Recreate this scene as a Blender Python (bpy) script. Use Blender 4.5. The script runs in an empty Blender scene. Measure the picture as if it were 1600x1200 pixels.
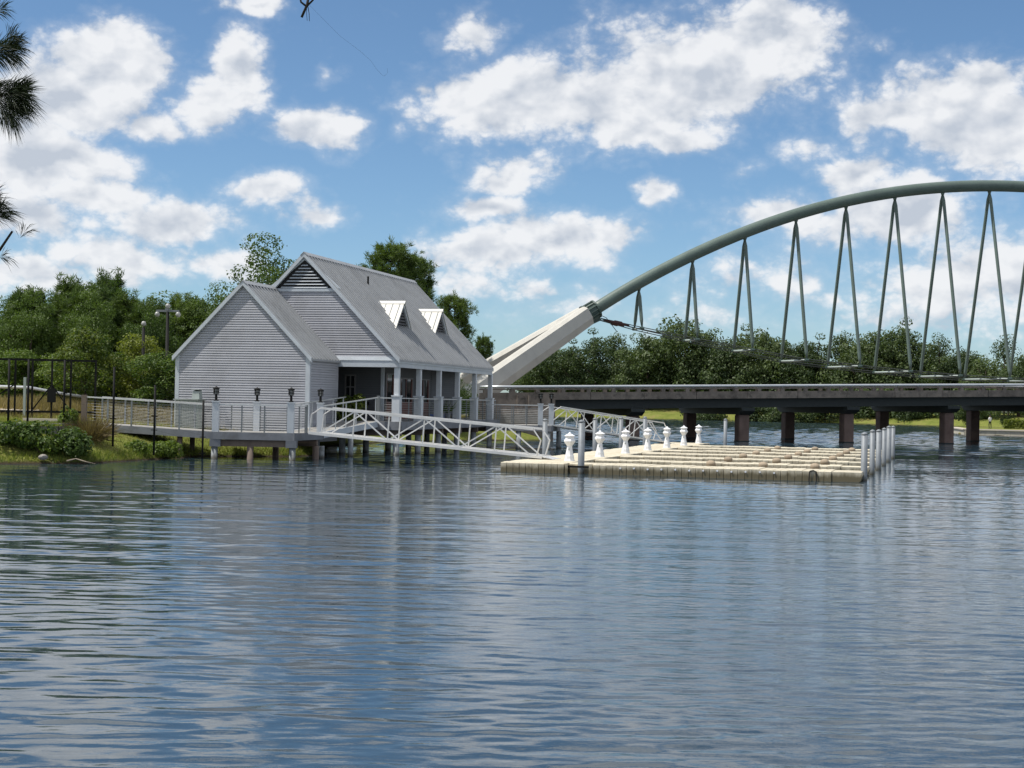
import bpy, math, random
import numpy as np
from mathutils import Vector, Matrix

# ------------------------------------------------------------------ camera, sky, sun, exposure
scene = bpy.context.scene
R = math.radians
COL = scene.collection

PITCH, ROLL = 0.01177, 0.018
cam_data = bpy.data.cameras.new("camera")
cam_data.sensor_width = 36.0
cam_data.lens = 2450.0 * 36.0 / 1600.0
cam_data.clip_start = 0.1
cam_data.clip_end = 6000.0
cam = bpy.data.objects.new("camera", cam_data)
COL.objects.link(cam)
cam.matrix_world = (Matrix.Translation((0, 0, 2.5)) @ Matrix.Rotation(R(90) + PITCH, 4, 'X')
                    @ Matrix.Rotation(ROLL, 4, 'Z'))
scene.camera = cam

SUN_EL, SUN_AZ = R(62), R(189.8)          # azimuth measured from +X towards +Y
sun_dir = Vector((math.cos(SUN_EL) * math.cos(SUN_AZ), math.cos(SUN_EL) * math.sin(SUN_AZ), math.sin(SUN_EL)))
sun_data = bpy.data.lights.new("sun", 'SUN')
sun_data.energy = 4.8
sun_data.angle = R(0.55)
sun_data.color = (1.0, 0.955, 0.88)
sun = bpy.data.objects.new("sun", sun_data)
COL.objects.link(sun)
sun.rotation_euler = sun_dir.to_track_quat('Z', 'Y').to_euler()
sun.location = sun_dir * 200

scene.view_settings.view_transform = 'Standard'
scene.view_settings.look = 'None'
scene.view_settings.gamma = 1.0
scene.view_settings.exposure = 0.0
scene.view_settings.use_curve_mapping = False
scene.cycles.max_bounces = 6
scene.cycles.transparent_max_bounces = 8
scene.cycles.sample_clamp_indirect = 6.0
scene.cycles.use_denoising = True

world = bpy.data.worlds.new("World")
scene.world = world
world.use_nodes = True
world.cycles.sampling_method = 'NONE'
WT = world.node_tree
WT.nodes.clear()
SKY_STRENGTH = 0.12

# clouds: azimuth, elevation, half width, half height (radians), weight
CLOUDS = [(-0.0032, 0.1894, 0.0612, 0.0286, 1), (0.058, 0.1941, 0.0816, 0.0327, 1), (0.1186, 0.2098, 0.0776, 0.0388, 1), (0.1623, 0.2324, 0.0449, 0.0347, 1), (0.0787, 0.1725, 0.0612, 0.0131, 0.9), (-0.0265, 0.2282, 0.0245, 0.0184, 0.75), (-0.0442, 0.1925, 0.0286, 0.0184, 0.9), (-0.1025, 0.2605, 0.0816, 0.0122, 0.3), (0.2684, 0.1798, 0.0571, 0.0327, 1), (0.3024, 0.1692, 0.0531, 0.0347, 1), (0.2358, 0.1788, 0.0347, 0.0155, 0.95), (0.2926, 0.198, 0.0327, 0.0163, 0.95), (0.215, 0.1442, 0.0245, 0.0131, 0.9), (0.1841, 0.1614, 0.0286, 0.0122, 0.55), (0.1701, 0.1208, 0.0347, 0.0163, 0.9), (0.2463, 0.1242, 0.0449, 0.0253, 1), (0.2037, 0.1147, 0.0408, 0.0163, 0.8), (-0.0057, 0.1464, 0.0306, 0.0139, 0.95), (-0.0163, 0.1245, 0.0294, 0.0131, 0.95), (0.0269, 0.1066, 0.0531, 0.0196, 0.95), (-0.0178, 0.0949, 0.049, 0.0184, 0.85), (-0.0277, 0.0765, 0.0612, 0.0204, 0.62), (0.0907, 0.1339, 0.0106, 0.009, 0.8), (0.0635, 0.1124, 0.0245, 0.0131, 0.8), (-0.2538, 0.204, 0.0429, 0.0245, 1), (-0.2781, 0.1814, 0.0531, 0.0265, 1), (-0.2338, 0.1688, 0.0265, 0.0131, 0.9), (-0.1776, 0.2029, 0.0184, 0.0286, 0.9), (-0.1931, 0.1866, 0.0286, 0.0196, 0.85), (-0.127, 0.17, 0.031, 0.0163, 1), (-0.1665, 0.2428, 0.0286, 0.0106, 0.85), (-0.3078, 0.1641, 0.0367, 0.0245, 0.9), (-0.2924, 0.1422, 0.0571, 0.0245, 1), (-0.2693, 0.1241, 0.0449, 0.0171, 0.9), (-0.2151, 0.1098, 0.0429, 0.0171, 1), (-0.1582, 0.13, 0.0327, 0.0114, 0.85), (-0.128, 0.1191, 0.0245, 0.0106, 0.8), (-0.2953, 0.1054, 0.0531, 0.0224, 0.8), (-0.2494, 0.086, 0.0612, 0.0184, 0.85), (-0.185, 0.0804, 0.0367, 0.0147, 0.8), (-0.2983, 0.0683, 0.049, 0.0171, 0.85), (0.0318, 0.0613, 0.0898, 0.0245, 0.5), (0.1727, 0.0789, 0.1143, 0.0327, 0.55), (0.2849, 0.0828, 0.0612, 0.0388, 0.85), (0.2473, 0.0554, 0.0898, 0.0204, 0.55), (-0.0986, 0.0587, 0.1224, 0.0204, 0.35), (0.0152, 0.0732, 0.0286, 0.0102, 0.6), (0.1212, 0.0544, 0.0816, 0.0204, 0.5), (0.278, 0.0378, 0.1224, 0.0184, 0.4), (-0.1257, 0.2054, 0.0122, 0.009, 0.4), (0.2255, 0.2194, 0.0102, 0.0061, 0.5), (0.1437, 0.1487, 0.0245, 0.0082, 0.4)]

def node(tree, kind, loc=None, **kw):
    n = tree.nodes.new(kind)
    for k, v in kw.items():
        setattr(n, k, v)
    return n

def mathn(tree, op, a, b=None, c=None, clamp=False):
    n = tree.nodes.new('ShaderNodeMath')
    n.operation = op
    n.use_clamp = clamp
    for i, v in enumerate((a, b, c)):
        if v is None:
            continue
        if isinstance(v, (int, float)):
            n.inputs[i].default_value = v
        else:
            tree.links.new(v, n.inputs[i])
    return n.outputs[0]

def vmath(tree, op, a, b=None):
    n = tree.nodes.new('ShaderNodeVectorMath')
    n.operation = op
    for i, v in enumerate((a, b)):
        if v is None:
            continue
        if isinstance(v, (tuple, list)):
            n.inputs[i].default_value = v
        else:
            tree.links.new(v, n.inputs[i])
    return n.outputs['Value'] if op in ('LENGTH', 'DOT_PRODUCT') else n.outputs['Vector']

def noise(tree, vec, scale, detail=4, rough=0.55, dist=0.0):
    n = tree.nodes.new('ShaderNodeTexNoise')
    n.inputs['Scale'].default_value = scale
    n.inputs['Detail'].default_value = detail
    n.inputs['Roughness'].default_value = rough
    n.inputs['Distortion'].default_value = dist
    if vec is not None:
        tree.links.new(vec, n.inputs['Vector'])
    return n.outputs[0]

def maprange(tree, v, a, b, c, d, kind='SMOOTHSTEP'):
    n = tree.nodes.new('ShaderNodeMapRange')
    n.interpolation_type = kind
    tree.links.new(v, n.inputs['Value'])
    for k, x in zip(('From Min', 'From Max', 'To Min', 'To Max'), (a, b, c, d)):
        n.inputs[k].default_value = x
    return n.outputs[0]

def cloud_group():
    g = bpy.data.node_groups.new("cloud_density", 'ShaderNodeTree')
    g.interface.new_socket("AzEl", in_out='INPUT', socket_type='NodeSocketVector')
    g.interface.new_socket("Density", in_out='OUTPUT', socket_type='NodeSocketFloat')
    g.interface.new_socket("Lit", in_out='OUTPUT', socket_type='NodeSocketFloat')
    gi = g.nodes.new('NodeGroupInput')
    go = g.nodes.new('NodeGroupOutput')
    p = gi.outputs[0]
    # lower frequency warp of the outlines
    wn = g.nodes.new('ShaderNodeTexNoise')
    wn.inputs['Scale'].default_value = 22
    wn.inputs['Detail'].default_value = 4
    g.links.new(p, wn.inputs['Vector'])
    w = vmath(g, 'SUBTRACT', wn.outputs['Color'], (0.5, 0.5, 0.5))
    w = vmath(g, 'MULTIPLY', w, (0.055, 0.034, 0))
    pw = vmath(g, 'ADD', p, w)
    field = None
    for az, el, rx, ry, s in CLOUDS:
        d = vmath(g, 'SUBTRACT', pw, (az, el, 0))
        d = vmath(g, 'MULTIPLY', d, (1 / rx, 1 / ry, 0))
        l = vmath(g, 'LENGTH', d)
        m = mathn(g, 'MULTIPLY_ADD', l, -0.62 * s, s, clamp=True)
        field = m if field is None else mathn(g, 'SMOOTH_MAX', field, m, 0.12)
    # the same kind of sky elsewhere round the horizon
    big = noise(g, vmath(g, 'MULTIPLY', p, (1, 2.0, 1)), 9.0, 3, 0.5)
    gen = maprange(g, big, 0.36, 0.56, 0.0, 0.95)
    sep = g.nodes.new('ShaderNodeSeparateXYZ')
    g.links.new(p, sep.inputs[0])
    aa = mathn(g, 'ABSOLUTE', sep.outputs[0])
    o1 = maprange(g, aa, 0.33, 0.45, 0, 1)
    o2 = maprange(g, sep.outputs[1], 0.25, 0.32, 0, 1)
    gen = mathn(g, 'MULTIPLY', gen, mathn(g, 'MAXIMUM', o1, o2))
    field = mathn(g, 'MAXIMUM', field, gen)
    st = vmath(g, 'MULTIPLY', p, (1.0, 1.35, 1.0))
    n1 = noise(g, st, 27, 6, 0.52, 0.15)
    n2 = noise(g, vmath(g, 'ADD', st, (-0.006, 0.012, 0)), 27, 3, 0.52, 0.15)
    n3 = noise(g, st, 62, 5, 0.55)
    puff = mathn(g, 'ABSOLUTE', mathn(g, 'MULTIPLY_ADD', n3, 2.0, -1.0))
    f = mathn(g, 'MULTIPLY_ADD', mathn(g, 'SUBTRACT', n1, 0.5), 0.80, field)
    f = mathn(g, 'ADD', f, mathn(g, 'MULTIPLY_ADD', puff, 0.36, -0.07))
    hard = maprange(g, f, 0.33, 0.58, 0, 1)
    soft = maprange(g, f, 0.10, 0.66, 0, 1)
    dens = mathn(g, 'ADD', mathn(g, 'MULTIPLY', hard, 0.66), mathn(g, 'MULTIPLY', soft, 0.34))
    g.links.new(dens, go.inputs[0])
    low = noise(g, vmath(g, 'MULTIPLY', p, (1.0, 1.8, 1.0)), 15, 3, 0.5)
    core = mathn(g, 'MULTIPLY', maprange(g, f, 0.62, 1.0, 0, 1), maprange(g, low, 0.38, 0.60, 0.12, 0.80))
    lit = mathn(g, 'MULTIPLY_ADD', mathn(g, 'SUBTRACT', n1, n2), 3.0, 0.82)
    lit = mathn(g, 'ADD', lit, mathn(g, 'MULTIPLY_ADD', puff, 0.30, -0.08))
    g.links.new(mathn(g, 'SUBTRACT', lit, core, clamp=True), go.inputs[1])
    return g

def build_world():
    t = WT
    out = t.nodes.new('ShaderNodeOutputWorld')
    bg = t.nodes.new('ShaderNodeBackground')
    bg.inputs['Strength'].default_value = SKY_STRENGTH
    sky = t.nodes.new('ShaderNodeTexSky')
    sky.sky_type = 'NISHITA'
    sky.sun_disc = False
    sky.sun_elevation = SUN_EL
    sky.sun_rotation = math.pi / 2 - SUN_AZ       # sky rotation runs clockwise from +Y
    sky.altitude = 0
    sky.air_density = 0.75
    sky.dust_density = 0.5
    sky.ozone_density = 6.0
    tc = t.nodes.new('ShaderNodeTexCoord')
    v = vmath(t, 'NORMALIZE', tc.outputs['Generated'])
    sep = t.nodes.new('ShaderNodeSeparateXYZ')
    t.links.new(v, sep.inputs[0])
    az = mathn(t, 'ARCTAN2', sep.outputs[0], sep.outputs[1])
    el = mathn(t, 'ARCSINE', sep.outputs[2])
    comb = t.nodes.new('ShaderNodeCombineXYZ')
    t.links.new(az, comb.inputs[0])
    t.links.new(el, comb.inputs[1])
    grp = cloud_group()
    g1 = t.nodes.new('ShaderNodeGroup'); g1.node_tree = grp
    t.links.new(comb.outputs[0], g1.inputs[0])
    d1, lit = g1.outputs[0], g1.outputs[1]
    ramp = t.nodes.new('ShaderNodeValToRGB')
    ramp.color_ramp.elements[0].position = 0.15
    ramp.color_ramp.elements[0].color = (0.55, 0.60, 0.68, 1)
    ramp.color_ramp.elements[1].position = 0.95
    ramp.color_ramp.elements[1].color = (0.90, 0.91, 0.93, 1)
    t.links.new(lit, ramp.inputs[0])
    cloudcol = vmath(t, 'MULTIPLY', ramp.outputs[0], (1 / SKY_STRENGTH,) * 3)
    mix = t.nodes.new('ShaderNodeMix')
    mix.data_type = 'RGBA'
    # clouds thin into the haze low down
    thin = maprange(t, el, 0.0, 0.07, 0.62, 0.95)
    t.links.new(mathn(t, 'MULTIPLY', d1, thin), mix.inputs['Factor'])
    skyc = vmath(t, 'MULTIPLY', sky.outputs[0], SKY_TINT)
    t.links.new(skyc, mix.inputs['A'])
    t.links.new(cloudcol, mix.inputs['B'])
    t.links.new(mix.outputs['Result'], bg.inputs['Color'])
    t.links.new(bg.outputs[0], out.inputs['Surface'])

SKY_TINT = (1.0, 1.07, 1.02)
build_world()

# ------------------------------------------------------------------ materials
MATS = {}
def material(name, color, rough=0.6, var=0.12, scale=3.0, metal=0.0, bump=0.0, bscale=20.0, spec=0.5,
             stain=None, stain_scale=1.2, stain_amt=0.5, stretch=(1, 1, 1), rand=0.0):
    if name in MATS:
        return MATS[name]
    m = bpy.data.materials.new(name)
    m.use_nodes = True
    t = m.node_tree
    b = t.nodes['Principled BSDF']
    b.inputs['Roughness'].default_value = rough
    b.inputs['Metallic'].default_value = metal
    b.inputs['Specular IOR Level'].default_value = spec
    tc = t.nodes.new('ShaderNodeTexCoord')
    vec = vmath(t, 'MULTIPLY', tc.outputs['Object'], stretch)
    n = noise(t, vec, scale, 6, 0.62)
    fac = maprange(t, n, 0.25, 0.75, 1 - var, 1 + var, 'LINEAR')
    if rand:
        oi = t.nodes.new('ShaderNodeObjectInfo')
        fac = mathn(t, 'MULTIPLY', fac, maprange(t, oi.outputs['Random'], 0, 1, 1 - rand, 1 + rand, 'LINEAR'))
    col = t.nodes.new('ShaderNodeVectorMath'); col.operation = 'SCALE'
    col.inputs[0].default_value = color
    t.links.new(fac, col.inputs['Scale'])
    cout = col.outputs[0]
    if stain:
        sn = noise(t, vec, stain_scale, 7, 0.65, 0.4)
        sf = maprange(t, sn, 0.48, 0.68, 0, stain_amt)
        mx = t.nodes.new('ShaderNodeMix'); mx.data_type = 'RGBA'
        t.links.new(sf, mx.inputs['Factor'])
        t.links.new(cout, mx.inputs['A'])
        mx.inputs['B'].default_value = (*stain, 1)
        cout = mx.outputs['Result']
    t.links.new(cout, b.inputs['Base Color'])
    if bump:
        bn = noise(t, vec, bscale, 5, 0.6)
        bp = t.nodes.new('ShaderNodeBump')
        bp.inputs['Strength'].default_value = bump
        bp.inputs['Distance'].default_value = 0.02
        t.links.new(bn, bp.inputs['Height'])
        t.links.new(bp.outputs[0], b.inputs['Normal'])
    MATS[name] = m
    return m

def leaf_material(name, c1, c2, transl=0.35, scale=0.6):
    m = bpy.data.materials.new(name)
    m.use_nodes = True
    t = m.node_tree
    t.nodes.clear()
    out = t.nodes.new('ShaderNodeOutputMaterial')
    geo = t.nodes.new('ShaderNodeTexCoord')
    oi = t.nodes.new('ShaderNodeObjectInfo')
    gi = t.nodes.new('ShaderNodeNewGeometry')
    n = noise(t, geo.outputs['Object'], scale, 4, 0.6)
    n2 = mathn(t, 'ADD', mathn(t, 'MULTIPLY', n, 0.75), mathn(t, 'MULTIPLY', gi.outputs['Random Per Island'], 0.42))
    n2 = mathn(t, 'ADD', n2, maprange(t, oi.outputs['Random'], 0, 1, -0.18, 0.18, 'LINEAR'))
    ramp = t.nodes.new('ShaderNodeValToRGB')
    ramp.color_ramp.elements[0].position = 0.25
    ramp.color_ramp.elements[0].color = (*c1, 1)
    ramp.color_ramp.elements[1].position = 0.85
    ramp.color_ramp.elements[1].color = (*c2, 1)
    t.links.new(n2, ramp.inputs[0])
    d = t.nodes.new('ShaderNodeBsdfPrincipled')
    d.inputs['Roughness'].default_value = 0.55
    d.inputs['Specular IOR Level'].default_value = 0.35
    t.links.new(ramp.outputs[0], d.inputs['Base Color'])
    tr = t.nodes.new('ShaderNodeBsdfTranslucent')
    tcol = vmath(t, 'MULTIPLY', ramp.outputs[0], (1.3, 1.35, 0.7))
    t.links.new(tcol, tr.inputs['Color'])
    mx = t.nodes.new('ShaderNodeMixShader')
    mx.inputs[0].default_value = transl
    t.links.new(d.outputs[0], mx.inputs[1])
    t.links.new(tr.outputs[0], mx.inputs[2])
    t.links.new(mx.outputs[0], out.inputs['Surface'])
    MATS[name] = m
    return m

M = {}
M['siding'] = material('siding_paint', (0.40, 0.405, 0.44), 0.55, 0.07, 1.6, stain=(0.27, 0.27, 0.28), stain_scale=0.5, stain_amt=0.4, rand=0.09)
M['trim'] = material('trim_paint', (0.50, 0.54, 0.58), 0.5, 0.06, 2.0, stain=(0.36, 0.38, 0.40), stain_scale=1.2, stain_amt=0.35)
M['post'] = material('post_paint', (0.60, 0.63, 0.66), 0.5, 0.05, 2.0, stain=(0.42, 0.43, 0.43), stain_scale=2.0, stain_amt=0.35)
M['roof'] = material('galvanised_roof', (0.365, 0.375, 0.385), 0.45, 0.10, 1.2, metal=0.25, stain=(0.25, 0.255, 0.26), stain_scale=0.8, stain_amt=0.5, stretch=(1, 1, 0.3))
M['roof_light'] = material('sunlit_roof_metal', (0.47, 0.46, 0.425), 0.4, 0.06, 1.2, metal=0.1)  # paler copy of the roof metal, sunlit brightness painted into its colour
M['dark_void'] = material('dark_interior', (0.015, 0.015, 0.016), 0.8, 0.1)
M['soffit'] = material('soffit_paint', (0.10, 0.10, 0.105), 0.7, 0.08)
M['porch_wall'] = material('siding_paint_shaded', (0.095, 0.10, 0.11), 0.6, 0.07, 1.5, rand=0.05)  # same grey siding, with the deep porch shade put into its colour
M['door'] = material('door_wood', (0.13, 0.035, 0.022), 0.4, 0.2, 4)
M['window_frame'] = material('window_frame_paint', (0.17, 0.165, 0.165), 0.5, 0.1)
M['glass'] = material('window_glass', (0.012, 0.014, 0.016), 0.04, 0.05, spec=1.0)
M['deck'] = material('deck_boards', (0.30, 0.29, 0.27), 0.75, 0.22, 3.0, stain=(0.18, 0.17, 0.16), rand=0.1)
M['deck_edge'] = material('deck_fascia', (0.19, 0.20, 0.22), 0.7, 0.18, 2.0, stain=(0.10, 0.10, 0.10), stain_scale=1.5)
M['timber'] = material('weathered_timber', (0.17, 0.13, 0.105), 0.8, 0.25, 3.0, stain=(0.07, 0.055, 0.05), stretch=(1, 1, 0.3))
M['pile'] = material('deck_pile_paint', (0.26, 0.28, 0.29), 0.75, 0.2, 3.0, stain=(0.10, 0.095, 0.08), stain_scale=1.6, stain_amt=0.7)
M['rail'] = material('rail_metal', (0.55, 0.56, 0.56), 0.35, 0.06, metal=0.4)
M['rail_dark'] = material('rail_post_metal', (0.20, 0.215, 0.22), 0.5, 0.1, metal=0.2)
M['aluminium'] = material('gangway_aluminium', (0.66, 0.655, 0.64), 0.38, 0.08, 2.0, metal=0.35, stain=(0.46, 0.43, 0.40), stain_scale=1.4, stain_amt=0.35)
M['black'] = material('black_metal', (0.008, 0.008, 0.008), 0.75, 0.1, spec=0.25)
M['lamp_glass'] = material('lantern_glass', (0.30, 0.30, 0.29), 0.15, 0.2, 8)
M['float'] = material('float_plastic', (0.62, 0.56, 0.43), 0.65, 0.10, 1.3, stain=(0.36, 0.29, 0.17), stain_scale=1.3, stain_amt=0.42, rand=0.07)
def add_algae_shade(m, z0, z1, color):
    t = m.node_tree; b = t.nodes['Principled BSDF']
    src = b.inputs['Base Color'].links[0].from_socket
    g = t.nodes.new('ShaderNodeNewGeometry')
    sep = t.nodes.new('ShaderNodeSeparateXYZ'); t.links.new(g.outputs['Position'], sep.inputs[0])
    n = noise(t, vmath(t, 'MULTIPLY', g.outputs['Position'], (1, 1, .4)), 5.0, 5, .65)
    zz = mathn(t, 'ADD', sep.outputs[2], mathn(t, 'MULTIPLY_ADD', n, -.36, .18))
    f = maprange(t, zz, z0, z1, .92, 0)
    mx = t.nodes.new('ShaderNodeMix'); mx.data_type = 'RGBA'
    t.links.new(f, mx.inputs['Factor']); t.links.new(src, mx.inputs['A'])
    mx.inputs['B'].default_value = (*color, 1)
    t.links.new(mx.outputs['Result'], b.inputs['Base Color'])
add_algae_shade(M['float'], .12, .37, (.105, .085, .04))  # waterline algae, carried up the float fronts to paint in their shade
M['roller'] = material('roller_plastic', (0.34, 0.27, 0.19), 0.7, 0.2, 6, rand=0.12)
M['steel_pile'] = material('steel_pile', (0.20, 0.22, 0.24), 0.55, 0.12, 2.5, metal=0.1, stain=(0.13, 0.135, 0.135), stain_scale=2.0, rand=0.08)
M['pedestal'] = material('pedestal_plastic', (0.80, 0.81, 0.83), 0.4, 0.03, 4)
add_algae_shade(M['pile'], -.02, .22, (.05, .045, .03))
add_algae_shade(M['steel_pile'], -.02, .22, (.08, .075, .05))
M['rope'] = material('black_rope', (0.015, 0.014, 0.012), 0.8, 0.2)
M['concrete'] = material('weathered_concrete', (0.20, 0.168, 0.14), 0.85, 0.4, 2.0, bump=0.3, stain=(0.07, 0.06, 0.05), stain_scale=1.5, stain_amt=0.85, rand=0.12)
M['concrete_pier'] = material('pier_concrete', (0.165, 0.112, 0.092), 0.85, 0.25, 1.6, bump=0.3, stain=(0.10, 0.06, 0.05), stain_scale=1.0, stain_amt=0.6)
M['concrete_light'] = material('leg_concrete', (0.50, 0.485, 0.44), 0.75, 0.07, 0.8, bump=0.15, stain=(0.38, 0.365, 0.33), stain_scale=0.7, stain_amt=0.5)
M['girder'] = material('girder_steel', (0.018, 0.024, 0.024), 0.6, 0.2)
M['arch'] = material('arch_paint', (0.105, 0.145, 0.125), 0.45, 0.10, 0.9, stain=(0.07, 0.10, 0.085), stain_scale=0.8, stain_amt=0.4)
M['collar'] = material('collar_paint', (0.055, 0.09, 0.078), 0.5, 0.15)
M['rail_cable'] = material('rail_cable', (0.36, 0.37, 0.37), 0.45, 0.05)
M['cable'] = material('cable_steel', (0.05, 0.058, 0.056), 0.5, 0.1)
M['turnbuckle'] = material('turnbuckle_paint', (0.06, 0.022, 0.02), 0.6, 0.1)
M['strut'] = material('strut_paint', (0.36, 0.42, 0.39), 0.5, 0.08)
M['pipe_rail'] = material('pipe_rail_metal', (0.62, 0.64, 0.66), 0.3, 0.06, metal=0.5)
M['bark'] = material('bark', (0.085, 0.062, 0.047), 0.9, 0.3, 6, bump=0.5, stretch=(1, 1, 0.25))
M['bark_dark'] = material('twig_bark', (0.022, 0.016, 0.013), 0.9, 0.25, 8)
M['rock'] = material('rock', (0.33, 0.30, 0.27), 0.9, 0.25, 4, bump=0.6, rand=0.2)
M['wall_concrete'] = material('retaining_wall_concrete', (0.20, 0.195, 0.185), 0.9, 0.2, 2.5, bump=0.3, stain=(0.10, 0.10, 0.09), rand=0.06)
M['sand_path'] = material('path_concrete', (0.52, 0.46, 0.40), 0.9, 0.1, 1.5)
M['limestone'] = material('seawall_stone', (0.46, 0.42, 0.34), 0.9, 0.15, 2.0, stain=(0.25, 0.23, 0.19), rand=0.12)
M['pale_wall'] = material('pale_far_wall', (0.28, 0.31, 0.29), 0.8, 0.1)
M['kayak_yellow'] = material('kayak_yellow', (0.62, 0.50, 0.03), 0.4, 0.06)
M['kayak_blue'] = material('kayak_blue', (0.03, 0.10, 0.38), 0.4, 0.06)
M['unit_grey'] = material('unit_paint', (0.36, 0.40, 0.38), 0.6, 0.1)
M['globe'] = material('lamp_globe', (0.33, 0.33, 0.31), 0.3, 0.03)
M['shirt'] = material('white_shirt', (0.72, 0.72, 0.72), 0.8, 0.05)
M['trousers'] = material('dark_trousers', (0.015, 0.015, 0.02), 0.8, 0.1)
M['skin'] = material('skin', (0.35, 0.20, 0.13), 0.6, 0.05)
M['hair'] = material('hair', (0.02, 0.014, 0.01), 0.7, 0.1)
M['driftwood'] = material('dead_wood', (0.30, 0.25, 0.19), 0.9, 0.2, 5)
leaf_material('leaf_broad', (0.024, 0.055, 0.011), (0.10, 0.155, 0.03), 0.34)
leaf_material('leaf_far', (0.030, 0.056, 0.021), (0.108, 0.148, 0.050), 0.32, 0.25)
leaf_material('leaf_pine', (0.034, 0.070, 0.017), (0.125, 0.18, 0.04), 0.34)
leaf_material('leaf_light', (0.045, 0.085, 0.012), (0.20, 0.23, 0.04), 0.38)
leaf_material('leaf_shrub', (0.03, 0.07, 0.013), (0.15, 0.21, 0.035), 0.35, 1.5)
leaf_material('leaf_dry', (0.10, 0.075, 0.035), (0.24, 0.19, 0.10), 0.3, 1.5)
leaf_material('grass_blade', (0.10, 0.15, 0.025), (0.26, 0.27, 0.065), 0.45, 0.5)
leaf_material('grass_dry', (0.16, 0.13, 0.05), (0.34, 0.27, 0.12), 0.3, 0.5)
leaf_material('needle_dark', (0.008, 0.016, 0.007), (0.022, 0.036, 0.014), 0.25, 3.0)

# ------------------------------------------------------------------ mesh helpers
class MB:
    def __init__(self):
        self.v, self.f = [], []
    def add(self, verts, faces):
        b = len(self.v)
        self.v += [tuple(x) for x in verts]
        self.f += [tuple(i + b for i in f) for f in faces]
        return self
    def box(self, x0, x1, y0, y1, z0, z1):
        v = [(x0, y0, z0), (x1, y0, z0), (x1, y1, z0), (x0, y1, z0), (x0, y0, z1), (x1, y0, z1), (x1, y1, z1), (x0, y1, z1)]
        return self.add(v, [(3, 2, 1, 0), (4, 5, 6, 7), (0, 1, 5, 4), (1, 2, 6, 5), (2, 3, 7, 6), (3, 0, 4, 7)])
    def cbox(self, x0, x1, y0, y1, z0, z1, c=0.02):
        """box with chamfered vertical edges and top edges"""
        ring = lambda a0, a1, b0, b1, z: [(a0 + c, b0, z), (a1 - c, b0, z), (a1, b0 + c, z), (a1, b1 - c, z), (a1 - c, b1, z), (a0 + c, b1, z), (a0, b1 - c, z), (a0, b0 + c, z)]
        v = ring(x0, x1, y0, y1, z0) + ring(x0, x1, y0, y1, z1 - c) + ring(x0 + c, x1 - c, y0 + c, y1 - c, z1)
        f = [tuple(reversed(range(8)))]
        for k in (0, 8):
            for i in range(8):
                j = (i + 1) % 8
                f.append((k + i, k + j, k + 8 + j, k + 8 + i))
        f.append(tuple(range(16, 24)))
        return self.add(v, f)
    def beam(self, p0, p1, w, h, up=(0, 0, 1)):
        p0, p1 = Vector(p0), Vector(p1)
        d = (p1 - p0).normalized()
        up = Vector(up)
        s = d.cross(up)
        if s.length < 1e-4:
            s = d.cross(Vector((1, 0, 0)))
        s.normalize()
        n = s.cross(d).normalized()
        s, n = s * (w / 2), n * (h / 2)
        v = []
        for p in (p0, p1):
            v += [p - s - n, p + s - n, p + s + n, p - s + n]
        return self.add(v, [(3, 2, 1, 0), (4, 5, 6, 7), (0, 1, 5, 4), (1, 2, 6, 5), (2, 3, 7, 6), (3, 0, 4, 7)])
    def tube(self, pts, rad, n=10, cap=True):
        pts = [Vector(p) for p in pts]
        if not isinstance(rad, (list, tuple)):
            rad = [rad] * len(pts)
        rings, prev = [], None
        for i, p in enumerate(pts):
            a = pts[max(i - 1, 0)]
            b = pts[min(i + 1, len(pts) - 1)]
            d = (b - a).normalized()
            if prev is None:
                s = d.cross(Vector((0, 0, 1)))
                if s.length < 1e-3:
                    s = Vector((1, 0, 0))
            else:
                s = prev - d * prev.dot(d)
            s.normalize()
            prev = s
            q = d.cross(s)
            rings.append([p + (s * math.cos(2 * math.pi * k / n) + q * math.sin(2 * math.pi * k / n)) * rad[i] for k in range(n)])
        v = [x for r in rings for x in r]
        f = []
        for i in range(len(pts) - 1):
            for k in range(n):
                j = (k + 1) % n
                f.append((i * n + k, i * n + j, (i + 1) * n + j, (i + 1) * n + k))
        if cap:
            f.append(tuple(reversed(range(n))))
            f.append(tuple((len(pts) - 1) * n + k for k in range(n)))
        return self.add(v, f)
    def lathe(self, prof, n=16, c=(0, 0, 0), rot=0.0):
        v = []
        for r, z in prof:
            v += [(c[0] + r * math.cos(rot + 2 * math.pi * k / n), c[1] + r * math.sin(rot + 2 * math.pi * k / n), c[2] + z) for k in range(n)]
        f = []
        for i in range(len(prof) - 1):
            for k in range(n):
                j = (k + 1) % n
                f.append((i * n + k, i * n + j, (i + 1) * n + j, (i + 1) * n + k))
        f.append(tuple(reversed(range(n))))
        f.append(tuple((len(prof) - 1) * n + k for k in range(n)))
        return self.add(v, f)
    def prism(self, poly, ext):
        """poly: list of 3D points (planar); ext: extrusion vector"""
        n = len(poly)
        e = Vector(ext)
        v = [Vector(p) for p in poly] + [Vector(p) + e for p in poly]
        f = [tuple(reversed(range(n))), tuple(range(n, 2 * n))]
        for i in range(n):
            j = (i + 1) % n
            f.append((i, j, n + j, n + i))
        return self.add(v, f)
    def mesh(self, name, smooth=False):
        me = bpy.data.meshes.new(name)
        me.from_pydata(self.v, [], self.f)
        me.validate()
        import bmesh
        bm = bmesh.new(); bm.from_mesh(me)
        bmesh.ops.recalc_face_normals(bm, faces=bm.faces)
        bm.to_mesh(me); bm.free()
        if smooth:
            me.polygons.foreach_set('use_smooth', [True] * len(me.polygons))
        return me
    def build(self, name, mat, parent=None, smooth=False):
        return link_mesh(name, self.mesh(name, smooth), mat, parent)

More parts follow.
